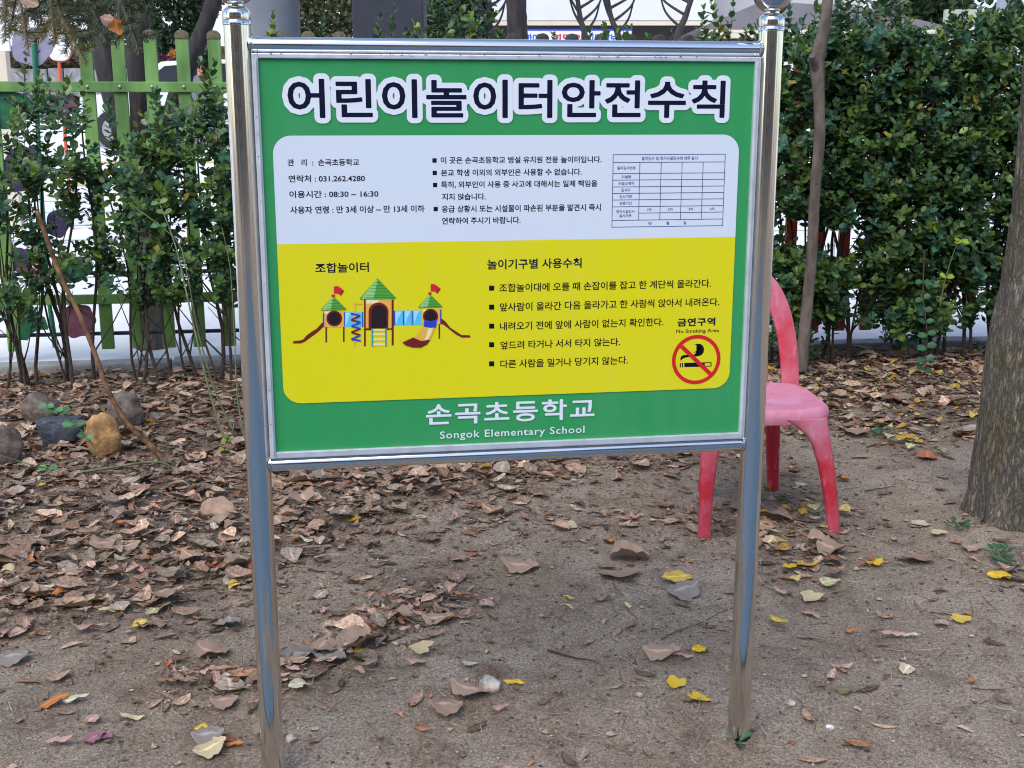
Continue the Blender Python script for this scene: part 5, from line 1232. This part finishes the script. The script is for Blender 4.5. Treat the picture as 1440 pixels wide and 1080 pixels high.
# white apartment building
ab = empty('apartment_building', (0, 46, 1.6), label='long white apartment building across the background', cat='building')
MB().box((0, 5, 11), (90, 10, 24)).build('wall', WALLW, ab)
MB().box((0, -.1, 1.84), (90, .2, .10)).build('sill_band', CREAM, ab)
for k in range(-9, 10):
    for q_ in range(3):
        MB().box((k*4.6+1.5, -.02, 5.4+q_*3), (2.2, .14, 1.5)).build('window', GLASS, ab)
# nearer white wing; the shade on its side wall is painted in as grey
wg = empty('white_wing', (5.5, 30, 1.6), label='plain white building wing with a dark recessed band at its foot', cat='building')
xa, xb = at(684, 20, 30).x, at(1003, 20, 30).x
MB().box(((xa+xb)/2-5.5, 3, 7.6), (xb-xa, 6, 11.0)).build('wall', WALLW, wg)
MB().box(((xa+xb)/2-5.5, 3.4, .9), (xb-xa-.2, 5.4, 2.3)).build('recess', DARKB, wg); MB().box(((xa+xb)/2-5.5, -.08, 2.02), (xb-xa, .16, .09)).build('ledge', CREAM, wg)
xa, xb = at(1003, 20, 30).x, at(1240, 20, 30).x; WALL_SHADE = mat('shaded_white_render', (.42, .40, .41), .85, var=.06, vscale=1)
MB().box(((xa+xb)/2-5.5, 4.6, 7.0), (xb-xa, 6, 13.6)).build('side_wall', WALL_SHADE, wg)
# low grey roofed building with cream fascia at the right
lb = empty('low_building', (at(1160, 50, 20).x, 20, 1.0), label='low building with dark grey roof and cream fascia above the right hedge', cat='building')
x0, x1 = at(985, 48, 20).x-lb.location.x, at(1345, 48, 20).x-lb.location.x; zf = at(1160, 48, 20).z-1.0
MB().box(((x0+x1)/2, .0, zf), (x1-x0, .15, .13)).build('fascia', CREAM, lb, bevel=.01); MB().box(((x0+x1)/2, -.03, zf+.03), (x1-x0, .10, .015)).build('gutter', WALLW, lb)
MB().box(((x0+x1)/2, 1.6, zf/2-.12), (x1-x0-.3, 3, zf-.1)).build('wall', WALLW, lb)
MB().prism([(x0-.1, zf+.065), (x1+.1, zf+.065), (x1-1.4, zf+.40), (x0+1.0, zf+.52)], .0, 3.2).build('roof', ROOFG, lb)
# house number sign on a pale box
NUMB = mat('pale_green_board', (.36, .38, .31), .7, var=.08, vscale=4)
sg = empty('number_sign', (at(1362, 25, 19).x, 19, 0), label='pale board with black house number above the right hedge', cat='sign')
z0, z1 = at(1362, 38, 19).z, at(1362, 13, 19).z; wd = at(1393, 25, 19).x-at(1328, 25, 19).x
MB().box((0, .06, (z0+z1)/2), (wd, .10, z1-z0)).build('sign_board', NUMB, sg, bevel=.01)
for s in (-1, 1): MB().box((s*wd*.4, .14, z0/2+.05), (.06, .06, z0)).build('leg', CAP, sg)
me = text_mesh('302', 1.05, .03); co = np.array([v.co[:] for v in me.vertices]); mn, mx = co.min(0), co.max(0); a0, a1 = at(1339, 25, 19).x-sg.location.x, at(1362.5, 25, 19).x-sg.location.x; b0, b1 = at(1350, 32, 19).z, at(1350, 19, 19).z
for v, c in zip(me.vertices, co): v.co = (a0+(c[0]-mn[0])/(mx[0]-mn[0])*(a1-a0), -.004, b0+(c[1]-mn[1])/(mx[1]-mn[1])*(b1-b0))
link('lettering', me, INK, sg)
P = at(1405, 60, 12); MB().lathe([(.055, -.5), (.055, 2), (.05, 5)], 16, (P.x, 12, .5)).build('lamp_post', mat('grey_blue_paint', (.28, .31, .38), .5), smooth=True, label='plain grey blue pole above the right hedge', cat='pole')
# banner
bn = empty('banner', (at(810, 50, 22).x, 22, 1.4), label='white cloth banner with blue and red writing above the board', cat='banner')
bx0, bx1 = at(736, 50, 22).x-bn.location.x, at(888, 50, 22).x-bn.location.x; bz0, bz1 = at(800, 68, 22).z-1.4, at(800, 41, 22).z-1.4
MB().box(((bx0+bx1)/2, 0, (bz0+bz1)/2), (bx1-bx0, .015, bz1-bz0)).build('cloth', mat('banner_cloth', (.66, .68, .76), .8), bn)
MB().box(((bx0+bx1)/2, -.012, bz1-.012), (bx1-bx0, .004, .03)).build('blue_edge', P_BLUE, bn)
for s in (bx0, bx1): MB().tube([(s, .03, -.2), (s, .03, bz1+.1)], .02, 8).build('pole', CAP, bn)
def btext(s, xa_, xb_, m):
    me = text_mesh(s, 1, .03); co = np.array([v.co[:] for v in me.vertices]); mn, mx = co.min(0), co.max(0); a0, a1 = at(xa_, 50, 22).x-bn.location.x, at(xb_, 50, 22).x-bn.location.x; b0, b1 = at(800, 60, 22).z-1.4, at(800, 47.5, 22).z-1.4
    for v, c in zip(me.vertices, co): v.co = (a0+(c[0]-mn[0])/(mx[0]-mn[0])*(a1-a0), -.0125, b0+(c[1]-mn[1])/(mx[1]-mn[1])*(b1-b0))
    link('lettering', me, m, bn)
BB = ink('banner_blue', (.03, .12, .50)); BR = ink('banner_red', (.55, .04, .08))
btext('한마음', 738, 770, BB); btext('희망의', 776, 819, BR); btext('기쁨해보', 825, 868, BB); btext('자', 872, 884, BR)

# planting bed, stones, planters and signs at the left, far side
bed = empty('stone_edging', (0, 0, 0), label='low grey stone edging in front of the brown clipped bank at the left', cat='wall')
YB = 26.0; r_ = random.Random(5); za, zb2 = at(60, 112, YB).z, at(60, 97, YB).z; X0 = at(-260, 100, YB).x; x = X0
stm = mat('edging_stone', (.22, .22, .23), .9, var=.35, vscale=6, bump=.4, bscale=20)
while x < at(690, 100, YB).x:
    w_ = r_.uniform(.28, .5); MB().box((x+w_/2, YB+.2, (.5+zb2)/2+r_.uniform(-.02, .02)), (w_-.03, .4+r_.uniform(-.05, .05), zb2-.5)).build('stone', stm, bed, bevel=.02); x += w_
SOIL2 = mat('brown_bank', (.11, .085, .055), .95, var=.4, vscale=8, bump=.5, bscale=30)
MB().prism([(X0, zb2-.1), (at(690, 100, YB).x, zb2-.1), (at(690, 100, YB).x, zb2+.5), (X0, zb2+.5)], YB+.6, YB+.7).build('bank', SOIL2, bed)
def clump(name, cx, cy, cz, rx, ry, rz, n, L, pal, label, cat, seed, cone=False, trunk=True, group=None):
    r_ = np.random.default_rng(seed); root = empty(name, (cx, cy, cz-rz), label=label, cat=cat, group=group)
    p = r_.normal(0, 1, (n, 3)); p /= np.linalg.norm(p, axis=1, keepdims=True); rr_ = r_.uniform(.6, 1, (n, 1))**.5; q_ = p*rr_
    bump_ = 1+.25*vnoise(p[:, 0]*3+p[:, 2]*2, p[:, 1]*3+p[:, 2]*4, .8, seed)*2; q_ = q_*bump_[:, None]
    if cone: f_ = np.clip(1-(q_[:, 2]*.5+.5)*.75, .1, 1)[:, None]; q_[:, :2] *= f_*1.2
    pos = q_*np.array([rx, ry, rz])+np.array([0, 0, rz]); tn = pal[r_.integers(0, len(pal), n)]*r_.uniform(.6, 1.35, (n, 1))
    leaves_mesh('foliage', pos, p+r_.normal(0, .5, (n, 3))+np.array([0, 0, .4]), p+r_.normal(0, .4, (n, 3)), r_.uniform(.7, 1.3, n)*L, tn, root, kind='stuff')
    if trunk: MB().tube([(0, 0, -.6), (0, 0, rz*.6), (0, 0, rz*1.3)], [min(rx, .5)*.12+.02, min(rx, .5)*.1+.02, .01], 8).build('trunk', BARK_D, root, smooth=True)
    return root
GP = np.array([[.030, .060, .026], [.022, .045, .020], [.045, .075, .030]]); BP = np.array([[.10, .075, .04], [.14, .10, .06], [.08, .07, .035]])
def cpx_(name, x, y, Y, rxp, rzp, n, L, pal, label, cat, seed, **k):
    P_ = at(x, y, Y); s = depth(P_)/F; return clump(name, P_.x, Y, P_.z, rxp*s, rxp*s*.8, rzp*s, n, L, pal, label, cat, seed, **k)
cpx_('clipped_bank_shrub', 50, 84, 26.8, 75, 14, 2500, .09, BP, 'brown dry clipped shrub bank behind the stone edging', 'shrub', 1)
cpx_('clipped_bank_shrub', 180, 70, 26.8, 60, 30, 1800, .09, BP, 'brown dry shrub seen between trunks left of the thuja', 'shrub', 2)
cpx_('thuja', 245, 20, 25, 36, 72, 4500, .10, GP, 'dark green conical thuja beyond the green fence', 'tree', 3)
cpx_('red_maple', 285, -5, 30, 26, 32, 1200, .12, np.array([[.30, .03, .04], [.38, .05, .06]]), 'red leaved maple beyond the fence, right of the thuja', 'tree', 4)
cpx_('green_bank_shrub', 455, 20, 24, 46, 52, 4500, .10, np.array([[.10, .11, .05], [.16, .15, .08], [.07, .09, .04]]), 'olive green shrubs between the grey and the navy column', 'shrub', 5)
cpx_('dark_shrub', 640, 20, 14, 48, 46, 2600, .09, GP, 'dark leafy shrub right of the navy column', 'shrub', 6)
cpx_('pine_tree', 1300, 20, 24, 60, 34, 5200, .14, GP, 'dark pine crown behind the low grey roof', 'tree', 7)
cpx_('pine_tree', 1420, 32, 23, 28, 24, 2600, .12, GP, 'dark pine crown at the far right, behind the pole', 'tree', 8)
cpx_('round_shrub', 285, 82, 20, 12, 14, 500, .07, GP, 'small round dark shrub near the orange cone', 'shrub', 9)
# planters with flowers
TER = mat('terracotta', (.50, .22, .08), .7, var=.1, vscale=6); YEL = np.array([[.55, .38, .05], [.50, .30, .04]]); PUR = np.array([[.12, .025, .10]]); ORA = np.array([[.60, .24, .03]])
for k, (x0, x1, pal, lab, nm) in enumerate([(192, 215, YEL, 'orange planter box with yellow flowers beyond the fence', 'yellow'), (218, 243, PUR, 'orange planter box with dark purple flowers beyond the fence', 'purple'), (240, 256, ORA, 'orange planter box with bright orange flowers beyond the fence', 'orange')]):
    Y = 21+k*.6; a, c = at(x0, 113, Y), at(x1, 99-k*3, Y); root = empty('planter_box', ((a.x+c.x)/2, Y, a.z), label=lab, cat='planter')
    MB().box((0, 0, (c.z-a.z)/2), (c.x-a.x, .35, c.z-a.z)).build('box', TER, root, bevel=.01); hh = a.z-(slope(Y-7)); MB().box((0, 0, -hh/2), ((c.x-a.x)*.8, .25, max(.1, hh))).build('stand', CONC, root)
    r_ = np.random.default_rng(k+70); n = 350; p = r_.normal(0, 1, (n, 3)); p /= np.linalg.norm(p, axis=1, keepdims=True); rx = (c.x-a.x)/2; rz = [.34, .12, .16][k]
    leaves_mesh('flowers', p*np.array([rx, .18, rz])+np.array([0, 0, c.z-a.z+rz*.6]), p, r_.normal(0, 1, (n, 3)), r_.uniform(.03, .06, n), pal[r_.integers(0, len(pal), n)]*r_.uniform(.6, 1.2, (n, 1)), root, kind='stuff')
# traffic cone
P = at(284, 95, 15); cn = empty('traffic_cone', (P.x, 15, P.z-.1), label='orange traffic cone beyond the fence near the left post', cat='cone')
MB().lathe([(.055, .015), (.045, .03), (.012, .13), (.008, .14)], 20).build('cone_body', mat('orange_plastic', (.70, .09, .02), .5), cn, smooth=True); MB().box((0, 0, 0), (.13, .13, .02)).build('cone_base', MATS['orange_plastic'], cn); MB().box((0, 0, -.42), (.3, .3, .82)).build('plinth', CONC, cn)
# white rounded sign on an orange pole, white board on a beige post
OR = mat('orange_red_paint', (.62, .10, .04), .5); sgn = empty('round_sign', (at(84, 100, 12).x, 12, slope(5)), label='white rounded sign with orange rim on an orange pole', cat='sign')
z_ = at(84, 50, 12).z-slope(5); rr1 = 30*12/F
MB().tube([(0, 0, 0), (0, 0, z_)], .017, 10).build('pole', OR, sgn, smooth=True)
MB().prism([(rr1*.55*math.copysign(abs(math.cos(a))**.6, math.cos(a))+.02, z_+rr1*1.1*math.copysign(abs(math.sin(a))**.6, math.sin(a))) for a in np.linspace(0, 2*math.pi, 33)[:-1]], -.03, -.018).build('plate', WLINE, sgn)
MB().prism([(rr1*.60*math.copysign(abs(math.cos(a))**.6, math.cos(a))+.02, z_+rr1*1.14*math.copysign(abs(math.sin(a))**.6, math.sin(a))) for a in np.linspace(0, 2*math.pi, 33)[:-1]], -.016, -.008).build('rim', OR, sgn)
ws = empty('white_board', (at(-2, 90, 12).x, 12, slope(5)), label='white board on a beige post at the left picture edge', cat='sign')
MB().box((0, 0, (at(0, 72, 12).z+at(0, 10, 12).z)/2-slope(5)), (.26, .04, at(0, 10, 12).z-at(0, 72, 12).z)).build('plate', WLINE, ws, bevel=.005); MB().box((0, .03, (at(0, 72, 12).z-slope(5))/2), (.17, .1, at(0, 72, 12).z-slope(5))).build('post', CREAM, ws, bevel=.005)

# white car parked beyond the fence
def car():
    CW = mat('white_car_paint', (.62, .65, .70), .25, spec=.6); TY = mat('tyre_rubber', (.02, .02, .02), .8); RM = mat('wheel_rim', (.35, .36, .38), .35, .7); HLm = mat('headlight_glass', (.42, .45, .48), .1, spec=.8)
    x_l = at(118, 190, 21).x; root = empty('parked_car', (x_l+2.2, 21, slope(13.8)), rad(0), label='white parked car seen between pickets of the green fence', cat='car')
    prof = [(-2.15, .32), (-2.18, .62), (-2.05, .82), (-1.2, .96), (-.55, 1.42), (.75, 1.46), (1.45, 1.05), (2.1, .98), (2.18, .6), (2.12, .32)]
    MB().prism(prof, -.85, .85).build('body', CW, root, bevel=.07, smooth=True)
    for yy in (-.856, .853):
        MB().prism([(-1.0, .98), (-.48, 1.34), (.05, 1.38), (.05, .98)], yy, yy+.005).build('side_window', GLASS, root); MB().prism([(.12, .98), (.12, 1.38), (.68, 1.38), (1.2, 1.02)], yy, yy+.005).build('side_window', GLASS, root)
    M_ = Matrix.Rotation(-math.atan2(.46, .65), 3, 'Y'); MB().box((-.90, 0, 1.20), (.70, 1.4, .012), M_).build('windscreen', GLASS, root)
    for sx in (-1.35, 1.35):
        for sy in (-.86, .86):
            w_ = MB().tube([(sx, sy-.10, .32), (sx, sy+.10, .32)], .32, 24).build('wheel', TY, root, smooth=True); MB().tube([(sx, sy-.108, .32), (sx, sy+.108, .32)], .20, 18).build('rim', RM, w_)
    for sy in (-.62, .62): MB().box((-2.12, sy, .70), (.12, .34, .14)).build('headlight', HLm, root, bevel=.03)
    MB().box((-2.19, 0, .42), (.02, .52, .11)).build('number_plate', WLINE, root)
car()

# ------------------------------------------------------------------ ADDED SCHOOL, TREES, BLUE GROUND BEHIND THE CAMERA (for steel to mirror)
REFL_BLUE = mat('reflection_blue', (.060, .120, .185), .8, var=.12, vscale=30)
MB().add([(-3.2, -7, .006), (3.2, -7, .006), (3.2, 2.1, .012), (-3.2, 2.1, .012)], [(0, 1, 2, 3)]).build('added_play_surface', REFL_BLUE, fix=False, kind='structure')  # added out of view to put a blue band into the posts' reflections
sb = empty('added_school_building', (0, -17, 0), label='added cream school building, unseen behind the viewer, for the steel posts to mirror', cat='building')  # added behind the camera to give the steel something to reflect
MB().box((0, -4, 3.6), (44, 8, 7.2)).build('wall', CREAM, sb); MB().box((0, .15, 7.3), (45, .5, .35)).build('cornice', WALLW, sb)
for k in range(-7, 8):
    MB().box((k*2.9+1.2, .12, 3.5), (.5, .25, 7.0)).build('pilaster', [WALLW, TER, YLINE][k % 3], sb)  # coloured strips that make streaks in the steel's reflections
    for q_ in range(2): MB().box((k*2.9-.3, .02, 1.9+q_*3.2), (1.7, .1, 2.6)).build('window', GLASS, sb)
for k, (x, y) in enumerate([(-6.0, -6.5), (5.4, -8), (-11, -1.0), (9, -1.5), (-2.2, -9), (1.7, -12.2)]):
    clump('added_broadleaf_tree', x, y, 4.4, 1.5, 1.5, 1.4, 2200, .14, GP, 'added tree, unseen behind the viewer, for the posts to mirror' if False else ['added leafy tree, unseen behind the viewer to the left', 'added leafy tree, unseen behind the viewer to the right', 'added leafy tree, unseen beside the viewer, far left', 'added leafy tree, unseen beside the viewer, far right', 'added unseen tree before the school, left of its middle', 'added unseen tree before the school, right of its middle'][k], 'tree', 200+k, trunk=False)  # trees added out of view for dark streaks in the posts
    root = [o for o in bpy.data.objects if o.name.startswith('added_broadleaf_tree')][-1] if False else bpy.data.objects['added_broadleaf_tree' + ('' if k == 0 else '.%03d' % k)]
    MB().tube([(0, 0, -3.1), (.05, 0, -.5), (0, 0, 1.4)], [.20, .16, .08], 12).build('trunk', BARK_D, root, smooth=True)
